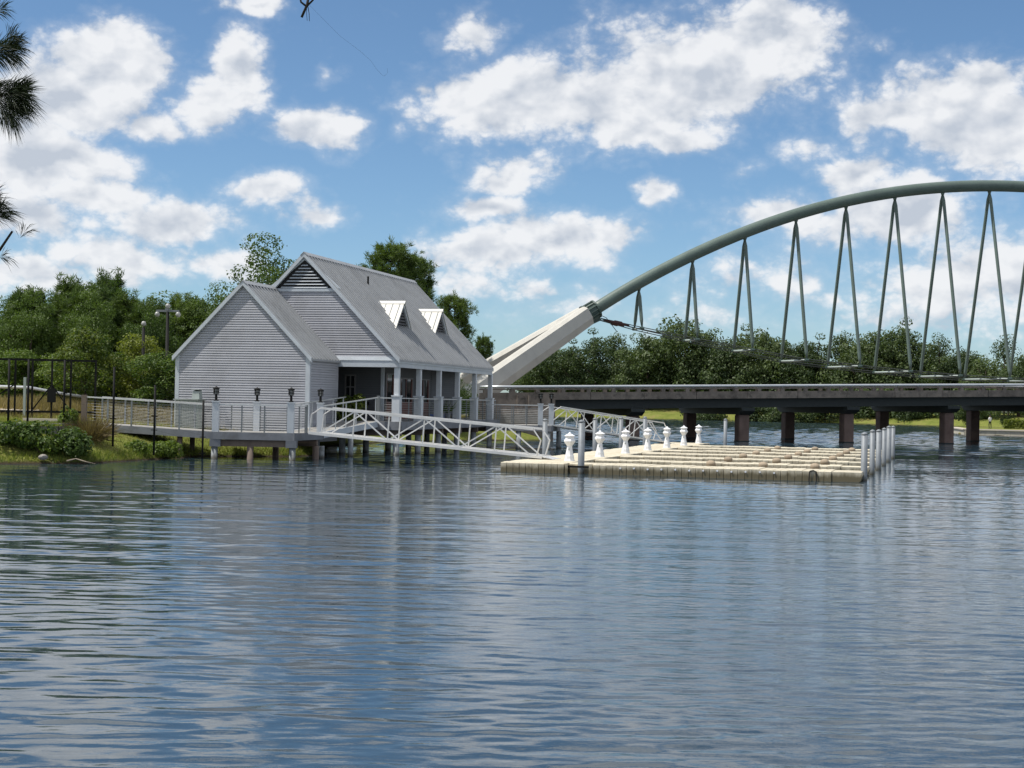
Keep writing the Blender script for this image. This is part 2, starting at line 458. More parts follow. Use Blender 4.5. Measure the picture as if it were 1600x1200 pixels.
def link_mesh(name, me, mat, parent=None):
    o = bpy.data.objects.new(name, me)
    COL.objects.link(o)
    if mat is not None and len(me.materials) == 0:
        me.materials.append(M.get(mat) or MATS[mat])
    if parent is not None:
        o.parent = parent
    return o

def array_mesh(name, verts, quads=None, tris=None):
    me = bpy.data.meshes.new(name)
    faces = quads if quads is not None else tris
    k = faces.shape[1]
    me.vertices.add(len(verts))
    me.vertices.foreach_set('co', verts.astype(np.float32).ravel())
    me.loops.add(faces.size)
    me.loops.foreach_set('vertex_index', faces.astype(np.int32).ravel())
    me.polygons.add(len(faces))
    me.polygons.foreach_set('loop_start', np.arange(0, faces.size, k, dtype=np.int32))
    me.polygons.foreach_set('loop_total', np.full(len(faces), k, dtype=np.int32))
    me.update(calc_edges=True)
    return me

def tag(o, label, cat=None, group=None, kind=None):
    o['label'] = label
    if cat:
        o['category'] = cat
    if group:
        o['group'] = group
    if kind:
        o['kind'] = kind
    return o

def thing(name, label, cat, loc=(0, 0, 0), rz=0.0, group=None):
    o = bpy.data.objects.new(name, None)
    o.empty_display_size = 0.3
    COL.objects.link(o)
    o.location = loc
    o.rotation_euler = (0, 0, rz)
    return tag(o, label, cat, group)

def copy_tree(o, parent=None):
    c = o.copy()
    COL.objects.link(c)
    c.parent = parent
    for ch in list(o.children):
        copy_tree(ch, c)
    return c

# ------------------------------------------------------------------ frames of the built things
HOUSE_A, HOUSE_RZ = Vector((-9.64, 72.16, 0)), -R(14.2)
DOCK_O, DOCK_RZ = Vector((-0.12, 56.55, 0)), -R(15.3)
BR_O, BR_RZ = Vector((24.24, 113.43, 0)), R(17.43)

def to_world(o, rz, x, y, z=0.0):
    c, s = math.cos(rz), math.sin(rz)
    return Vector((o.x + c * x - s * y, o.y + s * x + c * y, o.z + z))

# ------------------------------------------------------------------ terrain
LAND = [
    # left bank with the boathouse, running on behind the bridge to the far bank
    [(-2500, 20), (-60, 50), (-24, 54.6), (-18.2, 55.6), (-16.4, 56.2), (-15.3, 57.2), (-14.4, 60.5), (-12.9, 65.6), (-11, 66.6),
     (-9.2, 67.2), (-8.4, 70.0), (-9.8, 76), (-9.4, 84), (-7.6, 91.5), (-3.2, 98.5), (1.6, 102.5), (2.9, 104.6), (1.4, 110),
     (-0.6, 117), (-6, 135), (-10, 160), (-8, 200), (-2, 250), (4, 279), (9.3, 282.2), (16, 281), (22.8, 277.9), (30, 274), (38.4, 268.1), (47, 262.5),
     (56.5, 256), (66.9, 244.2), (84, 232), (110, 228), (200, 240), (2500, 250), (2500, 4500), (-2500, 4500)],
    # walled point on the right
    [(49.6, 176), (46.9, 161.5), (52, 158.4), (80, 151), (140, 140), (300, 130), (300, 210), (110, 214), (70, 200), (56, 186)],
    # the near bank where the photographer stands
    [(-400, -300), (400, -300), (400, 2), (30, 4), (5, 5.2), (-2, 6.2), (-5, 7.0), (-12, 7.2), (-30, 5), (-400, -10)],
]

def poly_sdf(P, poly):
    """signed distance, positive inside"""
    x, y = P[:, 0], P[:, 1]
    d = np.full(len(x), 1e9)
    inside = np.zeros(len(x), bool)
    n = len(poly)
    for i in range(n):
        ax, ay = poly[i]
        bx, by = poly[(i + 1) % n]
        ex, ey = bx - ax, by - ay
        t = np.clip(((x - ax) * ex + (y - ay) * ey) / (ex * ex + ey * ey), 0, 1)
        d = np.minimum(d, np.hypot(x - ax - t * ex, y - ay - t * ey))
        cond = ((ay > y) != (by > y)) & (x < (bx - ax) * (y - ay) / ((by - ay) if by != ay else 1e-9) + ax)
        inside ^= cond
    return np.where(inside, d, -d)

_rs = np.random.RandomState(5)
_K = _rs.uniform(-1, 1, (14, 2)) * np.array([0.9, 0.9]); _PH = _rs.uniform(0, 6.28, 14)
def lumps(P):
    s = 0
    for k, ph in zip(_K, _PH):
        s = s + np.sin(P[:, 0] * k[0] * 1.6 + P[:, 1] * k[1] * 1.6 + ph)
    return s / 14.0

def ground_z(P):
    P = np.atleast_2d(np.asarray(P, float))
    a = poly_sdf(P, LAND[0]); b = poly_sdf(P, LAND[1]); c = poly_sdf(P, LAND[2])
    za = 1.0 * (1 - np.exp(-np.maximum(a, 0) / 1.9)) + 0.062 * np.minimum(np.maximum(a, 0), 17) + 0.004 * np.clip(a - 17, 0, 300)
    zb = np.where(b > 0, 0.62 + 0.01 * np.minimum(b, 30), -1)
    zc = 0.55 * (1 - np.exp(-np.maximum(c, 0) / 1.2)) + 0.03 * np.clip(c, 0, 10)
    lmp = lumps(P)
    za = za + 0.12 * lmp * np.clip(a / 3, 0, 1)
    # level shelf where the path runs at the far left
    m = np.maximum(np.maximum(a, b), c)
    z = np.where(a >= np.maximum(b, c), za, np.where(b > c, zb, zc))
    return np.where(m > 0, z + 0.02, np.maximum(-1.6, 0.02 + m * 0.6))

def gz(x, y):
    return float(ground_z([(x, y)])[0])

def axis(*segs):
    out = []
    for a, b, s in segs:
        out += list(np.arange(a, b, s))
    out.append(segs[-1][1])
    return np.array(out)

def grid_quads(nx, ny):
    i = np.arange(nx * ny).reshape(ny, nx)
    return np.stack([i[:-1, :-1], i[:-1, 1:], i[1:, 1:], i[1:, :-1]], -1).reshape(-1, 4)

gx = axis((-2500, -200, 230), (-200, -40, 8), (-40, 6, 0.45), (6, 90, 2.0), (90, 300, 10), (300, 2500, 220))
gy = axis((-300, -20, 20), (-20, 10, 0.8), (10, 50, 4), (50, 112, 0.45), (112, 300, 2.0), (300, 700, 40), (700, 4500, 380))
X, Y = np.meshgrid(gx, gy)
P2 = np.stack([X.ravel(), Y.ravel()], -1)
ground_me = array_mesh('ground', np.column_stack([P2, ground_z(P2)]), quads=grid_quads(len(gx), len(gy)))
ground_me.polygons.foreach_set('use_smooth', [True] * len(ground_me.polygons))

def ground_material():
    m = bpy.data.materials.new('grass_ground')
    m.use_nodes = True
    t = m.node_tree
    b = t.nodes['Principled BSDF']
    b.inputs['Roughness'].default_value = 0.95
    b.inputs['Specular IOR Level'].default_value = 0.1
    g = t.nodes.new('ShaderNodeNewGeometry')
    p = g.outputs['Position']
    n1 = noise(t, p, 0.35, 6, 0.65)
    n2 = noise(t, p, 2.6, 6, 0.7)
    n = mathn(t, 'ADD', mathn(t, 'MULTIPLY', n1, 0.6), mathn(t, 'MULTIPLY', n2, 0.4))
    r = t.nodes.new('ShaderNodeValToRGB')
    e = r.color_ramp.elements
    e[0].position = 0.36; e[0].color = (0.10, 0.13, 0.025, 1)
    e[1].position = 0.64; e[1].color = (0.23, 0.19, 0.075, 1)
    k = e.new(0.5); k.color = (0.17, 0.19, 0.045, 1)
    t.links.new(n, r.inputs[0])
    sep = t.nodes.new('ShaderNodeSeparateXYZ')
    t.links.new(p, sep.inputs[0])
    wet = maprange(t, sep.outputs[2], 0.02, 0.16, 1, 0)
    mx = t.nodes.new('ShaderNodeMix'); mx.data_type = 'RGBA'
    t.links.new(wet, mx.inputs['Factor'])
    t.links.new(r.outputs[0], mx.inputs['A'])
    mx.inputs['B'].default_value = (0.045, 0.035, 0.022, 1)
    t.links.new(mx.outputs['Result'], b.inputs['Base Color'])
    bp = t.nodes.new('ShaderNodeBump')
    bp.inputs['Strength'].default_value = 0.7
    bp.inputs['Distance'].default_value = 0.08
    t.links.new(noise(t, p, 9, 6, 0.7), bp.inputs['Height'])
    t.links.new(bp.outputs[0], b.inputs['Normal'])
    return m
MATS['grass_ground'] = ground_material()
ground = link_mesh('ground', ground_me, 'grass_ground')
tag(ground, 'green and dry grass banks sloping down to the lake', kind='structure')

# ------------------------------------------------------------------ lake water: real waves near, finer relief in the surface
def wave_sum(X, Y, trains, seed):
    rs = np.random.RandomState(seed)
    Z = np.zeros_like(X)
    breeze = np.clip((X + 6) / 9, 0, 1); breeze = breeze * breeze * (3 - 2 * breeze)
    for (n, lam0, lam1, ang0, spread, amp, open_side) in trains:
        for _ in range(n):
            lam = math.exp(rs.uniform(math.log(lam0), math.log(lam1)))
            th = ang0 + rs.normal(0, spread)
            k = 2 * math.pi / lam
            ph = k * (X * math.sin(th) + Y * math.cos(th)) + rs.uniform(0, 6.28)
            g0, g1, gr = rs.uniform(0, 6.28), rs.uniform(0, 6.28), rs.uniform(5, 14)
            env = 0.5 + 0.5 * np.sin(X / gr + g0) * np.sin(Y / (gr * 1.4) + g1)
            s_ = np.sin(ph)
            Z += amp * lam / math.sqrt(n) * env * (s_ + .25 * s_ * np.abs(s_)) * ((.25 + .75 * breeze) if open_side > 0 else (1 - .45 * breeze) if open_side < 0 else 1)
    return Z
NEAR = [(12, 0.9, 2.2, R(9), 0.08, 0.0070, 0), (28, 0.27, 0.66, R(5), 0.20, 0.0120, -1), (40, 0.20, 0.48, R(-4), 0.75, 0.0165, 1), (26, 0.13, 0.26, R(8), 0.55, 0.0065, 0)]
FARW = [(16, 1.2, 3.0, R(5), 0.4, 0.020, 0), (16, 0.75, 1.3, R(-8), 0.7, 0.016, 0)]
def water_patch(ax, ay, trains, seed, edge):
    X, Y = np.meshgrid(ax, ay)
    fade = np.ones_like(X)
    if trains:
        fade *= np.clip((X - ax[0]) / edge, 0, 1) * np.clip((ax[-1] - X) / edge, 0, 1) * np.clip((Y - ay[0]) / edge, 0, 1) * np.clip((ay[-1] - Y) / edge, 0, 1)
        Z = wave_sum(X, Y, trains, seed) * fade
    else:
        Z = np.zeros_like(X)
    return np.column_stack([X.ravel(), Y.ravel(), Z.ravel()]), grid_quads(len(ax), len(ay))
patches = [
    water_patch(axis((-24, 30, 0.12)), axis((8, 16, 0.035), (16, 26, 0.05), (26, 42, 0.075), (42, 60, 0.12), (60, 84, 0.19)), NEAR, 11, 1.6),
    water_patch(axis((-24, 96, 0.42)), axis((84, 150, 0.20), (150, 284, 0.30)), FARW, 12, 1.6),
    water_patch(axis((30, 96, 3)), axis((8, 84, 4)), None, 0, 1),
    water_patch(axis((-2500, -300, 400), (-300, -24, 46)), axis((-30, 8, 19), (8, 84, 19), (84, 284, 50), (284, 420, 68)), None, 0, 1),
    water_patch(axis((96, 300, 51), (300, 2500, 440)), axis((-30, 8, 19), (8, 84, 19), (84, 284, 50), (284, 420, 68)), None, 0, 1),
    water_patch(axis((-24, 96, 40)), axis((-30, 8, 19)), None, 0, 1),
    water_patch(axis((-24, 96, 40)), axis((284, 420, 68)), None, 0, 1),
]
VV, QQ, o_ = [], [], 0
for v, q in patches:
    VV.append(v); QQ.append(q + o_); o_ += len(v)
water_me = array_mesh('lake', np.concatenate(VV), quads=np.concatenate(QQ))
water_me.polygons.foreach_set('use_smooth', np.ones(len(water_me.polygons), dtype=bool))

def water_material():
    m = bpy.data.materials.new('lake_water')
    m.use_nodes = True
    t = m.node_tree
    b = t.nodes['Principled BSDF']
    b.inputs['Base Color'].default_value = (0.020, 0.038, 0.052, 1)
    b.inputs['Roughness'].default_value = 0.03
    b.inputs['IOR'].default_value = 1.45
    b.inputs['Specular IOR Level'].default_value = 0.5
    g = t.nodes.new('ShaderNodeNewGeometry')
    p = g.outputs['Position']
    v1 = vmath(t, 'MULTIPLY', p, (1.0, 2.6, 1.0))
    n1 = noise(t, v1, 3.4, 4, 0.55, 0.6)
    v2 = vmath(t, 'MULTIPLY', p, (1.0, 1.9, 1.0))
    n2 = noise(t, v2, 11.0, 3, 0.6, 0.4)
    v3 = vmath(t, 'MULTIPLY', p, (0.35, 1.0, 1.0))
    n3 = noise(t, v3, 1.1, 3, 0.5, 0.3)
    gust = noise(t, vmath(t, 'MULTIPLY', p, (0.05, 0.045, 1)), 1.0, 3, 0.6)
    gust = maprange(t, gust, 0.36, 0.62, 0.35, 1.25)
    h = mathn(t, 'ADD', mathn(t, 'MULTIPLY', n1, 0.0042), mathn(t, 'MULTIPLY', n2, 0.0017))
    sx = t.nodes.new('ShaderNodeSeparateXYZ'); t.links.new(p, sx.inputs[0])
    wind = maprange(t, sx.outputs[0], -6.0, 5.0, 0.5, 0.9)      # breeze on the open side, lee of the boathouse on the left
    h = mathn(t, 'MULTIPLY', mathn(t, 'MULTIPLY', h, gust), wind)
    # beyond the modelled waves the long swell is carried by the relief
    sep = t.nodes.new('ShaderNodeSeparateXYZ'); t.links.new(p, sep.inputs[0])
    far = maprange(t, sep.outputs[1], 45, 90, 0.0, 0.012)
    h = mathn(t, 'ADD', h, mathn(t, 'MULTIPLY', n3, far))
    bp = t.nodes.new('ShaderNodeBump')
    bp.inputs['Strength'].default_value = 1.0
    bp.inputs['Distance'].default_value = 1.0
    t.links.new(h, bp.inputs['Height'])
    t.links.new(bp.outputs[0], b.inputs['Normal'])
    return m
MATS['lake_water'] = water_material()
lake = link_mesh('lake', water_me, 'lake_water')
tag(lake, 'rippled blue lake water reflecting the sky and boathouse', kind='structure')

# ------------------------------------------------------------------ boathouse
house = thing('boathouse', 'grey clapboard boathouse with steep metal roof and two triangular dormers', 'boathouse', HOUSE_A, HOUSE_RZ)
DZ = 1.53                              # porch deck level

def board_wall(parent, mat, a, b, z0, z1, normal, clip=None, pitch=0.108, lap=0.048):
    """Lapped boards between 2D points a and b (house frame); clip(z) gives the span at height z as (s0, s1)."""
    a, b = Vector((*a, 0)), Vector((*b, 0))
    d = (b - a); L = d.length; d.normalize()
    n = Vector((*normal, 0))
    z = z0
    while z < z1 - 0.02:
        zt = min(z + pitch, z1)
        s0, s1 = (0, L) if clip is None else clip(z)
        t0, t1 = (0, L) if clip is None else clip(zt)
        if s1 - s0 > 0.05:
            if t1 - t0 < 0.01:
                m_ = (s0 + s1) / 2; t0, t1 = m_ - 0.005, m_ + 0.005
            zt2 = z + (zt - z) * .70          # the lap leaves a dark recess above each board
            w0 = t0 * .70 + s0 * .30; w1 = t1 * .70 + s1 * .30
            lo, hi = n * lap, n * lap * .72
            q = lambda s, zz, e: a + d * s + e + Vector((0, 0, zz))
            k = n * 0.0
            v = [q(s0, z, lo), q(s1, z, lo), q(w1, zt2, hi), q(w0, zt2, hi), q(s0, z, k), q(s1, z, k), q(w1, zt2, k), q(w0, zt2, k)]
            MB().add(v, [(0, 1, 2, 3), (7, 6, 5, 4), (0, 4, 5, 1), (3, 2, 6, 7), (0, 3, 7, 4), (1, 5, 6, 2)]).build('siding_board', mat, parent)
        z += pitch

def gable_clip(x0, x1, xc, ze, zr, inset=0.0):
    """span of a gable wall of half profile; positions measured from x0"""
    def f(z):
        if z <= ze:
            return 0.0, x1 - x0
        k = (z - ze) / (zr - ze)
        return (xc - x0) * k, (x1 - x0) - (x1 - xc) * k
    return f

# wing
WX0, WX1, WXC, WY, WZE, WZR = -4.63, 1.71, -1.45, -3.5, 4.33, 7.56
wing = MB().prism([(WX0 + .02, WY + .03, 0.6), (WX1 - .02, WY + .03, 0.6), (WX1 - .02, WY + .03, WZE), (WXC, WY + .03, WZR - .05), (WX0 + .02, WY + .03, WZE)], (0, 3.6, 0)).build('wing_wall', 'siding', house)
board_wall(wing, 'siding', (WX0, WY + .03), (WX1, WY + .03), 1.0, WZR - .1, (0, -1), gable_clip(WX0, WX1, WXC, WZE, WZR))
side = MB().box(WX1 - .03, WX1 - .005, WY + .05, 0.0, 0.6, WZE - .02).build('side_wall', 'siding', house)
board_wall(side, 'siding', (WX1 - .005, WY + .05), (WX1 - .005, -.06), 1.0, WZE - .05, (1, 0))
# main gable above the beam
MX, MZE, MZR, ML = 4.71, 4.35, 9.19, 16.45
zv = 7.5
gw = MB().prism([(-3.9, 0.06, 4.3), (4.45, 0.06, 4.3), (4.5, 0.06, 4.45), (0, 0.06, MZR - .15), (-3.9, 0.06, 5.1)], (0, 0.15, 0)).build('gable_wall', 'siding', house)
board_wall(gw, 'siding', (-4.5, 0.06), (4.5, 0.06), 4.47, zv - .02, (0, -1), gable_clip(-4.5, 4.5, 0, 4.40, MZR - .2))
# rear gable and long left wall
REND0 = 14.54
MB().prism([(-4.4, ML - .35, 4.23), (4.4, ML - .35, 4.23), (4.4, ML - .35, 4.4), (0, ML - .35, MZR - .15), (-4.4, ML - .35, 4.4)], (0, 0.12, 0)).build('rear_wall', 'siding', house)
MB().box(-4.4, 1.0, REND0 - .02, REND0 + .1, 0.8, 4.2).build('rear_wall', 'siding', house)
MB().box(-4.45, -4.3, 0.1, ML - .3, 0.6, 4.4).build('long_wall', 'siding', house)
# recessed porch walls
RY, RX, REND = 2.5, 3.06, 14.54
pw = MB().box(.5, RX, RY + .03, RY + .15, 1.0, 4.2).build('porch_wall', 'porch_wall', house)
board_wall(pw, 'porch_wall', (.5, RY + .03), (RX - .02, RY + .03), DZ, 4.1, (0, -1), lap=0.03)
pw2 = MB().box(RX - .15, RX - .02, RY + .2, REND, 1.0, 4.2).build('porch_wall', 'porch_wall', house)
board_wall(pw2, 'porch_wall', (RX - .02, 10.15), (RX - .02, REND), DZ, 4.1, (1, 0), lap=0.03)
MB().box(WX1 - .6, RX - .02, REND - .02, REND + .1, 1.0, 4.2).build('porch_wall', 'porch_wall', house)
for (x, y) in ((RX - .04, RY + .02), (RX - .02, REND + .03)):
    MB().box(x - .07, x + .07, y - .07, y + .07, DZ, 4.1).build('corner_board', 'trim', house)
# porch ceiling
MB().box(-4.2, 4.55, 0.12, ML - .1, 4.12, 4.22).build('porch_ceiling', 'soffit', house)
# corner boards of the wing
MB().box(WX0 - .03, WX0 + .16, WY - .02, WY + .12, 0.9, WZE + .02).build('corner_board', 'trim', house)
MB().box(WX1 - .17, WX1 + .03, WY - .02, WY + .14, 0.6, WZE + .02).build('corner_board', 'trim', house)

def roof_slope(name, ridge, eave, y0, y1, thick=0.09, seam=0.37, parent=house, mat='roof', y_off=0.0, w0=None):
    """ridge/eave: (x, z) pairs; a slab with standing seams as one part underneath it"""
    (xr, zr), (xe, ze) = ridge, eave
    v = [Vector((xr, y0, zr)), Vector((xe, y0, ze)), Vector((xe, y0, ze - thick)), Vector((xr, y0, zr - thick))]
    o = MB().prism(v, (0, y1 - y0, 0)).build(name, mat, parent)
    d = Vector((xe - xr, 0, ze - zr)).normalized()
    n = Vector((-d.z, 0, d.x))
    if n.z < 0: n = -n
    m = MB()
    y = y0 + 0.06
    L = math.hypot(xe - xr, ze - zr)
    while y < y1 - 0.02:
        c0 = Vector((xr, y, zr)) + d * 0.12 + n * 0.02
        c1 = Vector((xr, y, zr)) + d * (L - 0.01) + n * 0.02
        m.beam(c0, c1, 0.085, 0.075, up=n)
        y += seam
    s = m.build('standing_seams', mat, o)
    s['kind'] = 'stuff'
    return o

OV = 0.17                               # rake overhang
for sgn in (1, -1):
    ridge, eave = (0.0, MZR), (sgn * MX, MZE)
    roof_slope('roof_slope', ridge, eave, -OV + .05, ML)
    wr, we = (WXC, WZR + .05), ((WX1 + .14) if sgn > 0 else (WX0 - .14), WZE - .08)
    roof_slope('wing_roof_slope', wr, we, WY - OV + .05, 1.2 if sgn < 0 else 0.05, seam=0.36)
    # rake boards
    for (r, e, yy) in ((ridge, eave, -OV), (wr, we, WY - OV)):
        d = Vector((e[0] - r[0], 0, e[1] - r[1])).normalized()
        n = Vector((0, 1, 0))
        p0 = Vector((r[0], yy + .02, r[1] - .16)); p1 = Vector((e[0], yy + .02, e[1] - .16))
        MB().prism([p0, p1, p1 + Vector((0, 0, .19)), p0 + Vector((0, 0, .19))], (0, .05, 0)).build('rake_board', 'trim', house)
        # rake soffit strip and frieze against the wall
        q0 = Vector((r[0], yy + .08, r[1] - .12)); q1 = Vector((e[0], yy + .08, e[1] - .12))
        MB().prism([q0, q1, q1 - Vector((0, 0, .03)), q0 - Vector((0, 0, .03))], (0, OV - .06, 0)).build('rake_soffit', 'trim', house)
# main rake far end
for sgn in (1, -1):
    p0 = Vector((0, ML - .02, MZR - .16)); p1 = Vector((sgn * MX, ML - .02, MZE - .16))
    MB().prism([p0, p1, p1 + Vector((0, 0, .19)), p0 + Vector((0, 0, .19))], (0, .05, 0)).build('rake_board', 'trim', house)
# ridge caps
def ridge_cap(x, z, y0, y1, w=0.17, dz=0.16, parent=house, mat='roof'):
    return MB().prism([(x, y0, z + .075), (x + w, y0, z + .075 - dz), (x + w, y0, z + .05 - dz), (x, y0, z + .04), (x - w, y0, z + .05 - dz), (x - w, y0, z + .075 - dz)], (0, y1 - y0, 0)).build('ridge_cap', mat, parent)
ridge_cap(0, MZR, -OV, ML + .03)
ridge_cap(WXC, WZR + .05, WY - OV, 0.6)
# triangular gable louvre
lv = MB().prism([(-1.62, 0.03, zv + .08), (1.62, 0.03, zv + .08), (0, 0.03, MZR - .28)], (0, 0.03, 0)).build('gable_louvre', 'dark_void', house)
MB().box(-1.72, 1.72, -0.02, 0.06, zv - .06, zv + .08).build('louvre_sill', 'trim', lv)
k = 0
for i in range(9):
    z = zv + .11 + i * 0.145
    w = (MZR - .36 - z) * (MX / (MZR - MZE)) - 0.02
    if w < 0.06: break
    MB().add([(-w, -.035, z), (w, -.035, z), (w - .05, .02, z + .05), (-w + .05, .02, z + .05), (-w, -.02, z - .01), (w, -.02, z - .01)],
             [(0, 1, 2, 3), (0, 4, 5, 1)]).build('slat', 'trim', lv)
for sgn in (1, -1):
    MB().prism([(sgn * 1.62, -.03, zv + .08), (sgn * 1.78, -.03, zv + .08), (sgn * .0, -.03, MZR - .12), (0, -.03, MZR - .30)], (0, .06, 0)).build('louvre_trim', 'trim', lv)

# porch beam (front and side), eave edge
MB().box(WX1 - .2, 4.66, -.02, .16, 4.00, 4.30).build('porch_beam', 'trim', house)
MB().prism([(WX1 - .1, -.045, 4.30), (4.68, -.045, 4.30), (4.60, .0, 4.47), (WX1 - .1, .0, 4.47)], (0, .012, 0)).build('beam_flashing', 'trim', house)
MB().box(4.46, 4.66, .16, ML - .05, 4.00, 4.26).build('porch_beam', 'trim', house)
MB().box(4.66, 4.70, -.02, ML, 4.20, 4.33).build('eave_fascia', 'trim', house)

# porch columns
POSTY = [0.10 + 3.27 * k for k in range(6)]
for k, y in enumerate(POSTY):
    c = MB().box(4.40, 4.62, y - .11 + .1, y + .11 + .1, DZ + 1.2, 4.02).build('porch_column', 'post', house)
    MB().box(4.33, 4.69, y - .18 + .1, y + .18 + .1, DZ, DZ + 1.14).build('column_base', 'post', c)
    MB().box(4.30, 4.72, y - .21 + .1, y + .21 + .1, DZ + 1.14, DZ + 1.20).build('column_cap', 'post', c)

# window and doors of the porch
def opening(name, p, along, w, z0, z1, out, frame_mat='window_frame', mull=(), rails=(), panel=None):
    """p: centre (x, y) on the wall face; along/out: unit 2D vectors"""
    c = Vector((*p, 0)); a = Vector((*along, 0)); n = Vector((*out, 0))
    def slab(a0, a1, zz0, zz1, d0, d1):
        q = lambda s, z, d: c + a * s + n * d + Vector((0, 0, z))
        return MB().add([q(a0, zz0, d0), q(a1, zz0, d0), q(a1, zz1, d0), q(a0, zz1, d0), q(a0, zz0, d1), q(a1, zz0, d1), q(a1, zz1, d1), q(a0, zz1, d1)],
                        [(0, 1, 2, 3), (7, 6, 5, 4), (0, 4, 5, 1), (1, 5, 6, 2), (2, 6, 7, 3), (3, 7, 4, 0)])
    o = slab(-w / 2, w / 2, z0, z1, 0.015, 0.03).build(name, 'glass', house)
    f = 0.07
    for (s0, s1, zz0, zz1) in ((-w / 2 - f, -w / 2, z0 - f, z1 + f), (w / 2, w / 2 + f, z0 - f, z1 + f), (-w / 2, w / 2, z1, z1 + f), (-w / 2, w / 2, z0 - f, z0)):
        slab(s0, s1, zz0, zz1, 0.01, 0.075).build('frame', frame_mat, o)
    for s in mull:
        slab(s - .03, s + .03, z0, z1, 0.03, 0.055).build('mullion', panel or frame_mat, o)
    for z in rails:
        slab(-w / 2, w / 2, z - .03, z + .03, 0.03, 0.052).build('glazing_bar', panel or frame_mat, o)
    if panel:
        slab(-w / 2, w / 2, z0, z0 + .85, 0.03, 0.06).build('door_panel', panel, o)
        for s in (-w / 2, w / 2 - .12):
            slab(s, s + .12, z0 + .85, z1, 0.03, 0.06).build('door_stile', panel, o)
    return o
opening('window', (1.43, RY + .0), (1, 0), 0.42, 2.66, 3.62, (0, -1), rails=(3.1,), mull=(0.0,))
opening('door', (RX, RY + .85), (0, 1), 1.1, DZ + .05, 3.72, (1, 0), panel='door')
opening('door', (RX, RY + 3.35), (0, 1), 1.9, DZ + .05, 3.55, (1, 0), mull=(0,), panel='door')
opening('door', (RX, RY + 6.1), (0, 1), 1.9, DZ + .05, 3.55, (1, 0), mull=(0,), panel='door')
MB().box(2.25, 2.38, RY - .1, RY + .03, 2.25, 2.42).build('wall_light', 'black', house)

# dormers
def dormer(yc):
    zr, zb, xf, xb, h = 7.25, 5.92, 3.06, 1.88, 1.30
    body = MB().add([(xf - .08, yc - h + .05, zb), (xf - .08, yc + h - .05, zb), (xf - .08, yc, zr - .08), (xb, yc, zr - .08)],
                    [(0, 1, 2), (0, 2, 3), (1, 3, 2)]).build('dormer', 'trim', house)
    for s in (-1, 1):
        m = MB()
        A = Vector((xb, yc, zr)); B = Vector((xf + .1, yc, zr)); C = Vector((xf + .1, yc + s * (h + .02), zb - .05)); D = Vector((xf - .04, yc + s * (h + .02), zb - .05))
        m.prism([A, B, C, D], Vector((0, s * .035, .035)))
        r = m.build('dormer_roof', 'roof_light', body)
        sm = MB()
        for q in (0.28, 0.56, 0.84):
            p0 = A.lerp(B, q) + Vector((0, s * .05, 0.02)); f = (1.0 - q) if False else None
            # seam runs down the slope until it meets the main roof
            run = (q * 1.0) * (h - .03)
            p1 = Vector((p0.x, yc + s * (run + .03), zr - run * (zr - zb) / h + .02))
            sm.beam(p0, p1, 0.022, 0.05, up=(0, s * .7, .7))
        sm.build('roof_seam', 'rail_dark', body)['kind'] = 'stuff'
    MB().prism([(xb - .1, yc, zr + .11), (xb - .1, yc - .13, zr - .03), (xb - .1, yc - .13, zr - .05), (xb - .1, yc + .13, zr - .05), (xb - .1, yc + .13, zr - .03)], (xf - xb + .24, 0, 0)).build('ridge_cap', 'roof_light', body)
    for s in (-1, 1):
        MB().beam((xb - .05, yc + s * .02, zr + .03), (xf + .02, yc + s * (h + .06), zb - .02), .16, .10, up=(.7, 0, .7)).build('valley_flashing', 'roof', body)
    for i in range(7):
        z = zb + .13 + i * .145
        w = (zr - .18 - z) * h / (zr - zb)
        if w < .07: break
        MB().add([(xf + .01, yc - w, z), (xf + .01, yc + w, z), (xf - .06, yc + w - .05, z + .09), (xf - .06, yc - w + .05, z + .09)], [(0, 1, 2, 3)]).build('slat', 'soffit', body)
    MB().prism([(xf - .07, yc - h + .2, zb + .05), (xf - .07, yc + h - .2, zb + .05), (xf - .07, yc, zr - .2)], (.01, 0, 0)).build('louvre_back', 'dark_void', body)
    for s in (-1, 1):
        MB().prism([(xf - .06, yc + s * (h - .02), zb - .02), (xf - .06, yc, zr - .03), (xf - .06, yc, zr - .17), (xf - .06, yc + s * (h - .17), zb - .02)], (.12, 0, 0)).build('dormer_trim', 'trim', body)
    MB().box(xf - .12, xf + .03, yc - h + .05, yc + h - .05, zb - .08, zb + .08).build('dormer_sill', 'trim', body)
dormer(5.2)
dormer(11.6)
# vent pipe through the roof
MB().tube([(1.0, 5.9, 8.0), (1.0, 5.9, 8.62)], 0.05, 8).build('vent_pipe', 'black', house)

# ------------------------------------------------------------------ rail helpers
def rail_run(parent, p0, p1, h=1.07, cables=8, inter=1.2, top='rail', postmat='rail_dark', ends=True, top_r=0.032, cable_r=0.0062, cable_mat='rail_cable'):
    """one straight run of railing: top rail, posts, cables; every piece its own part"""
    p0, p1 = Vector(p0), Vector(p1)
    d = p1 - p0; L = d.length
    MB().beam(p0 + Vector((0, 0, h)), p1 + Vector((0, 0, h)), 0.075, 0.05).build('top_rail', top, parent)
    n = max(1, round(L / inter))
    for i in range(n + 1):
        if not ends and i in (0, n):
            continue
        q = p0 + d * (i / n)
        MB().box(q.x - .025, q.x + .025, q.y - .025, q.y + .025, q.z, q.z + h - .02).build('rail_post', postmat, parent)
    for i in range(cables):
        z = 0.12 + i * (h - 0.2) / cables
        MB().tube([p0 + Vector((0, 0, z)), p1 + Vector((0, 0, z))], cable_r, 5).build('cable', cable_mat, parent)

